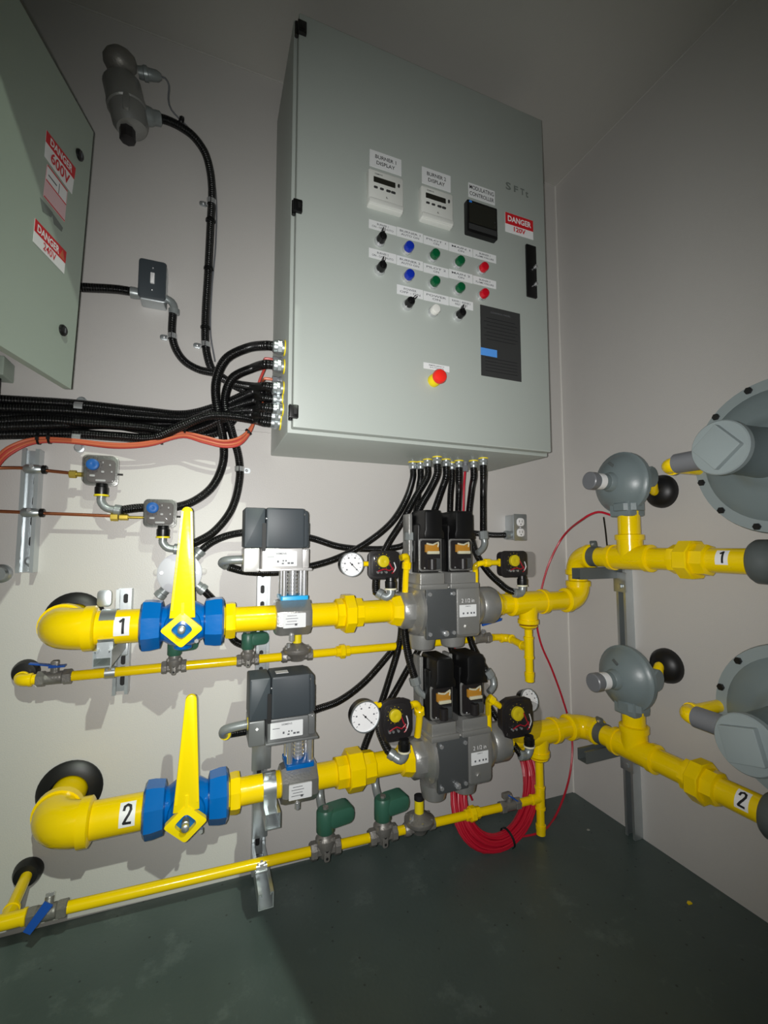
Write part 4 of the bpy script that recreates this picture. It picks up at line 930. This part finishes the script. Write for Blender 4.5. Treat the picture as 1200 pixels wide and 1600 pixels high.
sA, gA, iA = pswitch(128, 709, 180, 757, .078, .056, 'clear boxed pressure switch with blue dial, upper left one', 'blue_dial', False, 159, False)
sB, gB, iB = pswitch(224, 779, 273, 823, .090, .056, 'clear boxed pressure switch with blue dial beside the yellow handle', 'blue_dial', False, 255, False)
for (t, i, u) in ((sA, iA, 0), (sB, iB, 1)):
    x, z, w, h = i; zz = B(118, 741, .055).z if u == 0 else B(190, 808, .053).z
    y0 = .054
    fx = x-w/2
    f = MB().hexa(P(fx-.034, y0, zz), P(fx-.016, y0, zz), .0115, .001); f.cyl(P(fx-.016, y0, zz), P(fx, y0, zz), .007, seg=10)
    if u == 1: f = MB().hexa(P(fx-.088, y0, zz), P(fx-.068, y0, zz), .0125, .001).hexa(P(fx-.066, y0, zz), P(fx-.042, y0, zz), .0095, .001).cyl(P(fx-.045, y0, zz), P(fx, y0, zz), .0045, seg=10)
    build('brass_fitting', f, 'brass', t)
    build('side_pin', MB().cyl(P(x+w/2, .05, z-h*.1), P(x+w/2+.014, .05, z-h*.1), .003, seg=8), 'innards_dark', t)
elbowc(sA, [gA, gA-Z*.016, gA-Z*.034+X*.014, gA-Z*.040+X*.045])
elbowc(sB, [gB, gB-Z*.014, gB-Z*.030+X*.014, gB-Z*.034+X*.042])
sC, gC, iC = pswitch(584, 862, 630, 905, .285, .065, 'dark clear pressure switch with yellow dial left of upper double valve', 'yellow_plastic', True, 611)
sD, gD, iD = pswitch(798, 862, 838, 902, .285, .085, 'dark clear pressure switch with yellow dial right of upper double valve', 'yellow_plastic', True, 817)
sE, gE, iE = pswitch(602, 1103, 650, 1160, .315, .060, 'dark octagonal pressure switch with yellow dial left of lower double valve', 'yellow_plastic', True, 632, True, True)
sF, gF, iF = pswitch(800, 1103, 848, 1156, .300, .085, 'dark octagonal pressure switch with yellow dial right of lower double valve', 'yellow_plastic', True, 828, True, True)
def gauge(u, v, g, r, lab, d=N):
    c = B(u, v, g); t = thing('pressure_gauge', lab, 'gauge', c-Z*r)
    build('case', MB().lathe(c-d*.030, d, [(0, r*.80), (.004, r*.96), (.026, r), (.032, r)], 36), 'black', t)
    f = build('dial_face', MB().lathe(c+d*.0020, d, [(0, r*.95), (.002, r*.95)], 36), 'white', t)
    build('bezel', MB().band(c+d*.005, d, r*.93, r*.07, .006, 0, 2*math.pi, Z, 36), 'galv', t)
    a, b, _ = frame(d); a = X if abs(d.y) > .8 else a; bb = Z
    for k in range(11):
        e = math.radians(-135+27*k); v_ = a*math.sin(e)+bb*math.cos(e); s = a*math.cos(e)-bb*math.sin(e)
        build('dial_tick', MB().rbox(c+d*.0050+v_*(r*.80), .0012, r*.12, .0006, s, v_, .0003, 0), 'greyink', f)
        if k % 2 == 0: build('dial_number', MB().rbox(c+d*.0050+v_*(r*.60), .005, .004, .0006, a, bb, .001, 0), 'greyink', f)
    e = math.radians(135); v_ = a*math.sin(e)+bb*math.cos(e); s = a*math.cos(e)-bb*math.sin(e)
    build('needle', MB().prism([(-.0012, -r*.25), (.0012, -r*.25), (.0005, r*.75), (-.0005, r*.75)], c+d*.006, s, v_, .0006).cyl(c+d*.006, c+d*.008, .003, seg=12), 'ink', f)
    return t, c
gz1, gc1 = gauge(549, 882, .265, .037, 'round white pressure gauge left of the upper double valve')
gz2, gc2 = gauge(570, 1119, .285, .046, 'round white pressure gauge left of the lower double valve')
gz3, gc3 = gauge(826, 1094, .20, .040, 'white pressure gauge half hidden behind lower right pressure switch', (N*.9+Z*.35+X*.1).normalized())
for (gz, gc, i, gf) in ((gz1, gc1, iC, .235), (gz2, gc2, iE, .27)):
    x, z, w, h = i; zz = gc.z if gz is gz1 else gc.z+.02
    f = MB().hexa(P(gc.x+.030, gf, zz), P(gc.x+.046, gf, zz), .012, .001).cyl(P(gc.x+.02, gf, zz), P(x-w/2+.004, gf, zz), .008, seg=12); build('stem', f, 'yellow', gz)
# yellow sensing nipples from the valves to their switches
def nipple(lab, pts, r=.0095, knots=()):
    t = thing('sensing_pipe', lab, 'gas pipe', pts[0]); p = spline(pts, .008); build('pipe', MB().tube(p, r, 14), 'yellow', t)
    for k in knots:
        c = p[min(int(k*(len(p)-1)), len(p)-2)]; d = (p[min(int(k*(len(p)-1))+1, len(p)-1)]-c).normalized(); build('fitting', MB().hexa(c-d*.012, c+d*.012, r*1.5, .002, seg=8), 'yellow', t)
q = [B(633, 920, .215), B(633, 905, .222), B(635, 882, .225)]
nipple('thick yellow elbow pipe between upper left switch and double valve', [B(633, 925, .2), B(634, 900, .21), B(636, 876, .22), B(634, 869, .235), B(626, 872, .24)], .0105, (.62,))
nipple('yellow elbow pipe behind the lower left switch', [B(652, 1150, .2), B(655, 1125, .22), B(655, 1108, .235), B(650, 1100, .245), B(640, 1103, .25)], .0115, (.62,))
nipple('yellow pipe between upper double valve and right switch', [B(743, 914, .215), B(743, 895, .215), B(743, 884, .22), B(752, 880, .225), B(775, 879, .22), B(800, 879, .215)], .0100, (.5, .78))
nipple('yellow pipe between lower double valve and right switch', [B(764, 1150, .215), B(763, 1115, .215), B(764, 1092, .22), B(772, 1097, .225), B(786, 1106, .22), B(806, 1112, .215)], .0105, (.55, .8))

# ---------------------------------------------------------------- black flexible conduits
def gland(t, p, d, r=.0155, L=.030, ring=True, m='galv'):
    build('connector', MB().lathe(p, d, [(0, r*1.15), (.004, r*1.15), (.005, r*.95), (.010, r*.95)], 16).hexa(p+d*.009, p+d*(L*.62), r*1.12, .001, seg=8).lathe(p+d*(L*.6), d, [(0, r*.98), (L*.3, r*.98), (L*.4, r*.8)], 16), m, t)
    if ring: build('sealing_ring', MB().lathe(p-d*.0005, d, [(0, r*1.22), (.004, r*1.22)], 18), 'yellow_plastic', t)
RC = .0118
def conduit(lab, pts, r=RC, name='flexible_conduit', m='conduit', group=None):
    t = thing(name, lab, 'conduit', pts[0], group)
    build('hose', MB().tube(spline(pts, .010), r, 12), m, t)
    return t
def XP(u, v):                                             # on the cabinet's left side
    d = ray(u, v); return CAM+d*((CX0-CAM.x)/d.x)
# those leaving the cabinet's left side
left = [(445, 544), (444, 573), (443, 607), (441, 625), (442, 640), (439, 652), (438, 662)]
LG = [XP(*q) for q in left]
LG = [V((CX0, max(-.30, min(-.06, p.y)), p.z)) for p in LG]
def lstart(i): return [LG[i]-X*.024, LG[i]-X*.05]
def bp(*q): return [B(*c) for c in q]
c1 = conduit('topmost black conduit leaving the cabinet side and looping down', lstart(0)+bp((385, 544, .20), (352, 562, .17), (337, 600, .14), (341, 650, .10), (349, 690, .05), (348, 725, .035), (332, 760, .035), (303, 783, .02), (270, 793, .0137), (232, 793, .0137), (212, 794, .03))+[gA-Z*.040+X*.052], .0135); gland(c1, LG[0], -X, .019, .036)
c2 = conduit('second black conduit from the cabinet side, bending down to the lower switch', lstart(1)+bp((392, 576, .19), (362, 592, .16), (351, 630, .11), (362, 675, .06), (373, 715, .035), (374, 750, .03), (362, 795, .035), (335, 830, .04), (305, 848, .045))+[gB-Z*.034+X*.048], .0130); gland(c2, LG[1], -X, .018, .034)
# sensor conduit and switch-box conduit join from above
c3 = conduit('long black conduit rising from the cabinet side to the gas sensor', lstart(2)+bp((395, 604, .15), (360, 597, .09), (332, 578, .03), (322, 545, .02), (321, 500, .02), (325, 430, .02), (329, 350, .02), (331, 290, .025), (322, 243, .035), (303, 214, .05), (280, 197, .06), (258, 187, .065), (244, 184, .068)), .0130); gland(c3, LG[2], -X, .017, .034)
c4 = conduit('black conduit curving down from the small switch box', lstart(3)+bp((400, 617, .14), (365, 602, .09), (338, 584, .05), (312, 578, .03), (290, 566, .022), (276, 548, .02), (269, 525, .02), (270, 490, .03)), .0125); gland(c4, LG[3], -X, .016, .03)
# bundle running off to the left
bund = [('top conduit of the black bundle running left along the wall', 2, (398, 612, .15), (345, 634, .09), (290, 648, .05), (225, 643, .035), (122, 632, .022), (60, 628, .022), (0, 625, .025), (-80, 622, .03)),
        ('second conduit of the black bundle running left', 3, (400, 626, .14), (350, 640, .09), (295, 654, .06), (230, 652, .045), (122, 643, .030), (60, 640, .03), (0, 638, .03), (-80, 636, .035)),
        ('third conduit of the black bundle running left', 4, (398, 640, .14), (350, 645, .085), (300, 659, .045), (225, 662, .022), (122, 653, .020), (60, 650, .02), (0, 650, .022), (-80, 650, .025)),
        ('fourth conduit of the black bundle, dipping below the others', 5, (395, 648, .13), (355, 652, .10), (318, 668, .075), (285, 676, .06), (225, 668, .05), (122, 660, .04), (60, 656, .035), (0, 659, .04), (-80, 664, .045)),
        ('lowest black conduit running left, apart from the bundle', 6, (398, 656, .12), (360, 650, .12), (325, 650, .11), (285, 665, .09), (240, 684, .055), (180, 682, .035), (122, 678, .03), (60, 678, .03), (0, 679, .03), (-80, 682, .035)),
        ('inner black conduit with a low bend behind the bundle', 4, (400, 645, .11), (372, 648, .08), (352, 668, .06), (325, 679, .05), (290, 676, .04), (230, 672, .03), (180, 664, .022), (122, 664, .03), (40, 666, .04), (-80, 668, .045))]
for k, (lab, gi, *pts) in enumerate(bund):
    s = lstart(gi) if k != 5 else [LG[4]-X*.024+Y*.035-Z*.01, LG[4]-X*.05+Y*.035-Z*.01]
    if k in (0, 1): s = [p+Y*.045-Z*.012 for p in s]
    q_ = bp(*pts); q_.append(V((XL+.002, q_[-1].y, q_[-1].z))); t = conduit(lab, s+q_, .0146)
    gland(t, s[0]+X*.024, -X, .0165, .032)
# bottom of the cabinet
bot = [(645, 722), (657, 722), (668, 718), (683, 714), (697, 718), (706, 723), (717, 720), (740, 720), (755, 716)]
BG = [Zp(u, v, CZ0) for (u, v) in bot]
def bstart(i): return [BG[i]-Z*.022, BG[i]-Z*.06]
def bcond(i, lab, pts, r=RC, end=()):
    t = conduit(lab, bstart(i)+bp(*pts)+list(end), r); gland(t, BG[i], -Z, .0145, .028); return t
k1 = bcond(0, 'black conduit sweeping from cabinet bottom to the upper actuator', [(632, 785, .13), (610, 818, .11), (570, 850, .09), (525, 873, .08), (485, 885, .08), (435, 894, .10), (385, 893, .13), (357, 886, .15)])
elbowc(k1, [B(352, 884, .155), B(347, 880, .17), B(352, 876, .19), B(382, 874, .20)], .0125, nut=False); build('sealing_ring', MB().lathe(B(379, 874, .2), X, [(0, .017), (.006, .017)], 16), 'yellow_plastic', k1)
k2 = bcond(2, 'black conduit to the pressure switch left of the upper valve', [(650, 775, .14), (628, 815, .13), (606, 850, .13), (592, 880, .15), (588, 900, .20)], end=[gC-Z*.010-X*.040+Y*.026, gC-Z*.014-X*.028+Y*.018])
elbowc(k2, [gC, gC-Z*.014, gC-Z*.024-X*.012+Y*.006, gC-Z*.014-X*.030+Y*.02], .0125, nut=True)
k3 = bcond(3, 'black conduit to the left connector of the upper double valve', [(672, 765, .15), (655, 795, .16), (645, 825, .17), (641, 838, .175)], .013)
elbowc(k3, [B(640, 842, .178), B(641, 852, .178), B(648, 864, .18), B(656, 872, .185)], .0115, nut=False); build('conduit_nut', MB().hexa(B(640, 832, .176), B(640, 845, .178), .0185, .002, seg=8), 'zincelbow', k3)
k4 = bcond(1, 'black conduit passing behind the upper valve to the lower switch', [(655, 760, .10), (648, 810, .08), (630, 880, .08), (627, 950, .08), (625, 1000, .07), (605, 1070, .07), (590, 1115, .08), (570, 1165, .09), (560, 1200, .10), (545, 1235, .12)])
k5 = bcond(4, 'black conduit dropping to the left connector of the lower double valve', [(692, 760, .12), (678, 800, .10), (655, 860, .08), (632, 930, .10), (632, 985, .13), (638, 1025, .16), (648, 1060, .185)], .013)
elbowc(k5, [B(650, 1064, .187), B(652, 1076, .187), B(662, 1086, .19), B(680, 1088, .195)], .012, nut=False); build('conduit_nut', MB().hexa(B(647, 1058, .186), B(650, 1070, .188), .019, .002, seg=8), 'zincelbow', k5)
k6 = bcond(5, 'black conduit behind the upper valve sweeping to the lower actuator', [(704, 770, .10), (700, 850, .05), (680, 930, .05), (640, 985, .05), (610, 1020, .05), (570, 1065, .07), (530, 1095, .09), (490, 1110, .12), (430, 1135, .13), (385, 1142, .14), (360, 1146, .15)])
elbowc(k6, [B(356, 1147, .155), B(349, 1147, .17), B(352, 1140, .19), B(392, 1130, .205)], .0125, nut=False); build('sealing_ring', MB().lathe(B(386, 1131, .203), X, [(0, .0175), (.007, .0175)], 16), 'yellow_plastic', k6); build('sealing_ring', MB().lathe(B(352, 1146, .165), (N-X*.3).normalized(), [(0, .017), (.005, .017)], 16), 'yellow_plastic', k6)
k7 = bcond(6, 'black conduit behind both valves to right connector of lower valve', [(717, 770, .10), (715, 850, .06), (722, 940, .06), (737, 1005, .09), (752, 1035, .13), (762, 1052, .17)], .013)
elbowc(k7, [B(764, 1054, .175), B(770, 1060, .18), B(771, 1072, .185), B(764, 1082, .19)], .012, nut=False); build('conduit_nut', MB().hexa(B(760, 1048, .172), B(767, 1058, .178), .019, .002, seg=8), 'zincelbow', k7)
k8 = bcond(7, 'black conduit hanging down to the switch right of the upper valve', [(737, 765, .14), (733, 815, .10), (742, 860, .10), (762, 893, .14), (785, 915, .19), (793, 921, .21)], .0125, end=[gD-Z*.024-X*.028])
elbowc(k8, [gD, gD-Z*.012, gD-Z*.026-X*.010, gD-Z*.024-X*.030], .0135)
k9 = bcond(8, 'rightmost black conduit hanging straight down from the cabinet', [(755, 775, .16), (755, 815, .17), (755, 834, .175)], .0125)
elbowc(k9, [B(755, 838, .176), B(757, 848, .177), B(754, 857, .18), B(746, 864, .185)], .0115, nut=False); build('conduit_nut', MB().hexa(B(755, 830, .174), B(756, 843, .177), .0175, .002, seg=8), 'zincelbow', k9)
k10 = conduit('black conduit behind lower valve to the switch on its right', bp((700, 1000, .05), (720, 1050, .06), (755, 1090, .08), (775, 1120, .14), (793, 1150, .20))+[gF-Z*.024-X*.034], .0118)
elbowc(k10, [gF, gF-Z*.010, gF-Z*.026-X*.012, gF-Z*.024-X*.034], .0150)
k11 = conduit('black conduit up to the switch left of the lower valve', bp((660, 1005, .05), (640, 1040, .07), (612, 1090, .10), (594, 1118, .14), (592, 1140, .20))+[gE-Z*.002-X*.042+Y*.030, gE-Z*.010-X*.032+Y*.020], .0118)
elbowc(k11, [gE, gE-Z*.010, gE-Z*.024-X*.010+Y*.006, gE-Z*.010-X*.034+Y*.022], .0145)
# junction box to outlet
jb = B(281, 896, .045)
J = thing('junction_box', 'round metal junction box behind the upper yellow handle', 'junction box', jb-Z*.05)
build('box', MB().lathe(P(jb.x, 0, jb.z), N, [(0, .062), (.040, .062), (.044, .059)], 36), 'galv', J)
cvr = build('cover', MB().lathe(P(jb.x, .044, jb.z), N, [(0, .064), (.003, .064), (.0035, .061)], 40), 'alu_plate', J)
for s in (-1, 1):
    build('cover_screw', MB().cyl(P(jb.x+s*.051, .047, jb.z+.003), P(jb.x+s*.051, .050, jb.z+.003), .005, seg=12), 'chrome', cvr)
    build('mounting_ear', MB().rbox(P(jb.x+s*.066, .004, jb.z+.003), .024, .018, .004, X, Z, .008, .001), 'wall', J)
for (du, dv, u2, v2) in ((26, -24, 312, 862), (34, 26, 322, 925), (-30, 34, 243, 938)):
    d = (B(u2, v2, .025)-P(jb.x, .025, jb.z)).normalized(); build('conduit_hub', MB().lathe(P(jb.x, .024, jb.z)+d*.055, d, [(0, .016), (.022, .016), (.024, .0185), (.038, .0185), (.040, .014)], 14), 'zincelbow', J)
conduit('long black conduit from junction box behind the actuator to the outlet', bp((310, 864, .025), (330, 848, .03), (355, 837, .04), (382, 832, .05), (430, 830, .05), (487, 841, .05), (530, 854, .045), (580, 858, .04), (625, 854, .04), (655, 838, .05), (700, 830, .05), (770, 836, .03), (797, 836, .03)), .0118)
conduit('short black conduit from junction box down behind the blue valve', bp((318, 922, .025), (335, 940, .03), (350, 965, .03), (365, 1000, .03), (385, 1010, .05)), .0118)
ob = B(813, 824, .055)
O = thing('outlet_box', 'metal box with white duplex outlet on the back wall near corner', 'outlet', P(ob.x, 0, ob.z-.06))
build('box', MB().rbox(P(ob.x-.004, .026, ob.z), .062, .105, .052, X, Z, .006, .002), 'galv', O)
fp = build('cover', MB().rbox(P(ob.x, .054, ob.z), .066, .112, .004, X, Z, .005, .001), 'galv', O)
for s in (1, -1):
    oc = MB().rbox(P(ob.x, .057, ob.z+s*.022), .036, .034, .004, X, Z, .013, .001, 5); q = build('receptacle', oc, 'white', fp)
    for dx in (-.007, .007): build('slot', MB().rbox(P(ob.x+dx, .0592, ob.z+s*.022+.003), .002, .009, .0006, X, Z, .0004, 0), 'ink', q)
    build('ground_hole', MB().cyl(P(ob.x, .059, ob.z+s*.022-.009), P(ob.x, .0596, ob.z+s*.022-.009), .0025, seg=10), 'ink', q)
build('screw', MB().cyl(P(ob.x, .056, ob.z), P(ob.x, .058, ob.z), .003, seg=10), 'chrome', fp)
build('side_connector', MB().lathe(P(ob.x-.033, .03, B(797, 836, .03).z), -X, [(0, .016), (.012, .016), (.013, .018), (.026, .018), (.028, .013)], 14), 'zincelbow', O)

# ---------------------------------------------------------------- switch box, gas sensor
wb = B(238, 437, .055)
W = thing('switch_box', 'small metal switch box on wall beside the left cabinet', 'switch', P(wb.x, 0, wb.z-.06))
hh = B(238, 406, .055).z-B(238, 463, .055).z
build('box', MB().rbox(P(wb.x+.003, .027, wb.z-.006), .074, hh+.004, .052, X, Z, .006, .003), 'galv', W)
fp = build('cover', MB().rbox(P(wb.x, .056, wb.z), .078, hh+.006, .005, X, Z, .009, .002), 'actuator_cover', W)
build('toggle', MB().rbox(P(wb.x+.001, .060, wb.z+.002), .012, .034, .010, X, Z, .002, .002), 'white', fp)
for s in (1, -1): build('screw', MB().ball(P(wb.x+.001, .059, wb.z+s*.036), .003, 10, 6), 'chrome', fp)
cl = B(205, 457, .03); build('side_connector', MB().lathe(P(wb.x-.036, .03, cl.z), -X, [(0, .016), (.010, .018), (.026, .018), (.028, .013)], 14), 'zincelbow', W)
elbowc(W, [P(wb.x+.034, .03, B(260, 466, .03).z), B(268, 472, .03), B(272, 480, .03), B(272, 488, .028)], .012)
conduit('short black conduit from switch box to the left cabinet', bp((208, 456, .03), (180, 452, .03), (125, 449, .03), (60, 444, .03)), .0135)
so = B(196, 165, .09)
S = thing('gas_sensor', 'grey cast gas sensor mounted high on the wall', 'gas sensor', so-Z*.09)
ax = (B(203, 120, .09)-B(196, 215, .09)).normalized()
top, bot_ = B(189, 126, .09), B(207, 207, .09); L = (top-bot_).length; d = (bot_-top).normalized()
build('housing', MB().lathe(top, d, [(0, .030), (.003, .046), (.012, .053), (L*.45, .053), (L*.47, .056), (L*.55, .056), (L*.57, .052), (L*.85, .050), (L*.95, .042), (L*1.0, .022)], 26), 'castgray', S)
build('sensor_head', MB().lathe(B(199, 200, .095), (-Z+X*.05), [(0, .020), (.006, .022), (.040, .022), (.044, .016)], 8), 'innards_dark', S)
hd = B(193, 103, .10)
build('beacon', MB().lathe(hd-ax*.034, (ax*.8+N*.5-X*.2).normalized(), [(0, .024), (.012, .040), (.028, .046), (.046, .043), (.060, .030), (.068, .012), (.070, 0)], 26), 'iron', S)
n0, n1 = B(216, 113, .09), B(246, 119, .09); dd = (n1-n0).normalized()
build('beacon_plug', MB().lathe(n0, dd, [(0, .016), (.014, .018), (.016, .021), (.026, .021), (.028, .017), (.055, .015), (.066, .008)], 14), 'zincelbow', S)
h0, h1 = B(222, 180, .075), B(256, 187, .065); dd = (h1-h0).normalized()
build('conduit_hub', MB().lathe(h0, dd, [(0, .026), (.020, .026), (.030, .024), (.034, .021), (.052, .021), (.056, .015)], 14), 'zincelbow', S)
build('front_lug', MB().rbox(B(197, 158, .143), .018, .050, .010, X, Z, .006, .002), 'castgray', S)
tag(build('sensor_lead', MB().tube(spline(bp((246, 119, .09), (258, 122, .085), (264, 134, .07), (263, 155, .06), (268, 172, .055), (300, 206, .04), (325, 245, .03), (337, 300, .015), (337, 380, .015), (331, 450, .012), (329, 520, .012), (336, 565, .02))), .0028, 8), 'pvcgray'), 'thin grey lead looping from the gas sensor down beside its conduit', 'cable')

# ---------------------------------------------------------------- straps and ties
def strap(u, v, g, axis, r, lab, eardir, n=1):
    c = B(u, v, g); t = thing('conduit_strap', lab, 'strap', c)
    build('strap', MB().band(c, axis, r+.0006, .002, .016, 0, 2*math.pi*.97, N, 24), 'chrome', t)
    for s in ((1,) if n == 1 else (1, -1)):
        e = c+eardir*(s*(r+.012)); e.y = -.004; build('ear', MB().rbox(e, .018, .026, .004, axis if abs(axis.x) > .5 else Z, eardir, .008, .001) if True else None, 'galv', t)
        build('screw', MB().ball(V((e.x, -.007, e.z)), .005, 10, 6), 'chrome', t)
strap(330, 316, .022, Z, .0130, 'zinc strap on the sensor conduit, upper one', -X)
strap(321, 539, .020, Z, .0130, 'zinc strap on the sensor conduit, just above the cable bundle', -X)
strap(269, 526, .020, Z, .0125, 'zinc strap on the conduit below the switch box', -X)
strap(374, 733, .031, Z, .0130, 'zinc strap on the conduit left of the upper actuator', X)
c = B(122, 655, .035); t = thing('conduit_strap', 'large zinc strap holding the black cable bundle to the wall', 'strap', c)
hb_ = (B(122, 628, .05).z-B(122, 686, .05).z)
zt_, zb_ = B(122, 624, .052).z, B(122, 690, .052).z
build('strap_top', MB().band(P(c.x, .028, zt_-.018), X, .0150, .002, .022, -.4, 2.0, Z, 16), 'chrome', t)
build('strap_bottom', MB().band(P(c.x, .032, zb_+.014), X, .0150, .002, .022, 1.0, 3.6, Z, 16), 'chrome', t)
for z_ in (zt_+.008, zb_-.010):
    build('bolt', MB().lathe(P(c.x, .0, z_), N, [(0, .014), (.008, .014), (.009, .009), (.020, .009)], 12), 'galv', t)
def tie(u, v, g, axis, r, lab):
    t = build('cable_tie', MB().band(B(u, v, g), axis, r, .0022, .006, 0, 6.2, N, 16).rbox(B(u, v, g)+N*(r+.001)-Z*(r*.2), .008, .010, .006, X, Z, .001, 0), 'black'); tag(t, lab, 'cable tie')
D_ = V((.95, 0, -.2)).normalized()
tie(61, 685, .046, X, .016, 'black cable tie on orange wires, left of a close pair')
tie(78, 684, .046, X, .016, 'black cable tie on orange wires, right of a close pair')
tie(253, 687, .05, X, .014, 'black cable tie on orange wires under the dipping conduit')
tie(291, 668, .075, D_, .018, 'black cable tie where orange wires meet the rising bundle')
tie(326, 420, .02, Z, .0138, 'black cable tie half way down the sensor conduit')
tie(329, 345, .02, Z, .0138, 'black cable tie below the upper strap of the sensor conduit')
tie(321, 512, .02, Z, .0138, 'black cable tie above the lower strap of the sensor conduit')
tie(283, 190, .062, (X*.9-Z*.4).normalized(), .0140, 'black cable tie near the gas sensor')
tie(388, 675, .09, (X*.7+Z*.7).normalized(), .010, 'black cable tie where red wires rise to the cabinet')

# ---------------------------------------------------------------- orange and red signal wires, red cable coil
def wire(lab, pts, r, m, group=None, name='signal_wire'):
    return tag(build(name, MB().tube(spline(pts, .012), r, 8), m), lab, 'wire', group)
G1 = XP(442, 590); G2 = XP(440, 634); G0 = XP(442, 560)
for k, (lab, dy, dg, m, end) in enumerate((('upper orange wire looping along under the black conduits', -4, 0, 'orange', G1), ('lower orange wire looping along under the black conduits', 2, .006, 'orange', G2), ('red wire running with the orange wires under the conduits', 5, .003, 'orange_red', G0), ('red-orange wire hugging the orange wires at left', -1, -.006, 'orange_red', G2-Z*.004))):
    pts = bp((-70, 770+dy*3, .09), (-12, 728+dy*2, .07), (12, 705+dy*1.4, .055), (50, 689+dy*.8, .045+dg), (100, 688+dy*.5, .05+dg), (180, 696+dy*.6, .055+dg), (232, 693+dy*.6, .06+dg), (285, 679+dy*.7, .075+dg), (318, 686+dy, .08+dg), (350, 693+dy, .08+dg), (375, 688+dy*1.2, .08+dg), (393, 668+dy*.5, .09+dg), (402, 640, .09), (408, 610+k*4, .10))
    if k == 2: pts = pts[:-2]+bp((400, 640, .10), (404, 600, .13), (414, 574, .16))
    end = V((CX0, max(-.22, min(-.08, end.y)), end.z))
    w_ = wire(lab, [V((XL+.002, pts[0].y-.05, pts[0].z-.12))]+pts+[end-X*.05, end-X*.02], .0042, m)
    if k < 3:
        f = build('wire_gland', MB().lathe(end, -X, [(0, .0125), (.006, .0125), (.007, .010), (.014, .010)], 14).hexa(end-X*.013, end-X*.028, .0115, .001), 'pvcgray', None); f.parent = w_
rg = Zp(727, 722, CZ0)
rw = wire('red cable hanging from cabinet bottom behind the upper valve', [rg-Z*.02]+bp((725, 760, .12), (724, 800, .10), (720, 870, .05), (714, 940, .04), (711, 1000, .04), (709, 1070, .05), (715, 1150, .06), (722, 1210, .06), (738, 1250, .06)), .0042, 'redcable', name='red_cable')
f = build('cable_gland', MB().lathe(rg, -Z, [(0, .012), (.006, .012), (.007, .009), (.016, .009)], 14).hexa(rg-Z*.014, rg-Z*.036, .011, .001), 'pvcgray', None); f.parent = rw
wire('red cable looping from the small regulator down the corner to the floor', [R(958, 806, .12), R(935, 800, .14), R(915, 808, .17)]+bp((880, 838, .10), (858, 880, .06), (845, 925, .03), (838, 965, .02), (845, 1005, .02), (862, 1045, .02), (880, 1095, .015), (892, 1140, .015), (894, 1180, .03), (887, 1225, .06))+[Zp(868, 1275, .006), Zp(845, 1300, .005), Zp(800, 1310, .005)], .0042, 'redcable', name='red_cable')
wire('thin black lead hanging from the upper small regulator', [R(943, 808, .14), R(946, 830, .12), R(949, 856, .10), R(955, 880, .08)], .0025, 'black', name='black_lead')
# coil: leans on the wall behind the lower drip leg
cu, cl_ = B(772, 1135, .035), Zp(780, 1326, .012)
cc = (cu+cl_)/2; upv = (cu-cl_); hgt = upv.length/2; upv.normalize()
wx = (B(836, 1235, .09)-B(710, 1235, .09)).length/2*.96
nx = X.cross(upv).normalized()
t = thing('red_cable_coil', 'thick coil of red cable leaning on the wall by the drip leg', 'cable coil', (cc.x, cl_.y, 0))
random.seed(3)
for k in range(54):
    a = random.random()*2*math.pi; rr = .026*math.sqrt(random.random()); ox, oy = rr*math.cos(a)*1.15, rr*math.sin(a)*.9
    ph = random.random()*6.28; pts = []
    for q in range(40):
        e = 2*math.pi*q/40; w_ = 1+.012*math.sin(2*e+ph)
        pts.append(cc+X*((wx-.016+ox)*w_*math.cos(e))+upv*((hgt-.018+ox)*w_*math.sin(e))+nx*(oy+.004*math.sin(3*e+ph)))
    pts.append(pts[0]); build('cable_turn', MB().tube(pts, .0042, 7, caps=False), 'redcable', t)
for e in (.35, 1.2, 4.95):
    p = cc+X*((wx-.016)*math.cos(e))+upv*((hgt-.018)*math.sin(e)); tg = (-X*(wx*math.sin(e))+upv*(hgt*math.cos(e))).normalized()
    build('binding', MB().band(p, tg, .0325, .002, .008, 0, 6.27, N, 18), 'ink' if e != .35 else 'ink', t)

# ---------------------------------------------------------------- bits at the left edge and on the floor
c = B(-4, 897, .03); tag(build('pipe_flange', MB().lathe(P(c.x, 0, c.z), N, [(0, .026), (.010, .026), (.014, .020), (.03, .018)], 22), 'galv'), 'round zinc flange cut by the left edge of the picture', 'fitting')
c = B(-6, 572, .06); o = thing('small_box', 'small pale box below the left cabinet door, cut by frame', 'box', P(c.x, 0, c.z-.03)); build('box', MB().rbox(P(c.x, .04, c.z), .045, .055, .07, X, Z, .004, .003), 'cab_green', o); build('conduit_stub', MB().cyl(P(c.x-.004, .04, c.z-.026), P(c.x-.004, .04, c.z-.12), .010, seg=12), 'black', o)
p = [Zp(u, v, .003) for (u, v) in ((545, 1433), (548, 1447), (562, 1462), (580, 1478), (600, 1484), (640, 1488), (675, 1494), (705, 1501), (735, 1500), (760, 1492), (795, 1484))]
tag(build('string', MB().tube(spline(p, .02), .0016, 6), 'dust'), 'long pale bit of string lying on the floor', 'string')
def chip(u, v, s, m, lab):
    c = Zp(u, v, .004); tag(build('debris_chip', MB().prism([(-s, -s*.5), (s*.7, -s*.7), (s, s*.3), (s*.2, s*.8), (-s*.8, s*.4)], c-Z*.004, X, Y, .005, .001), m), lab, 'debris')
chip(1077, 1410, .008, 'yellow', 'yellow chip on the dark floor near the right wall')
chip(919, 1296, .006, 'dust', 'pale crumb on the floor in the corner')
chip(716, 1308, .006, 'dust', 'pale crumb on the floor left of the red coil')
chip(163, 1508, .006, 'dust', 'pale crumb on the lit floor at lower left')
chip(617, 1582, .004, 'cream', 'tiny pale crumb on the floor near the bottom edge')
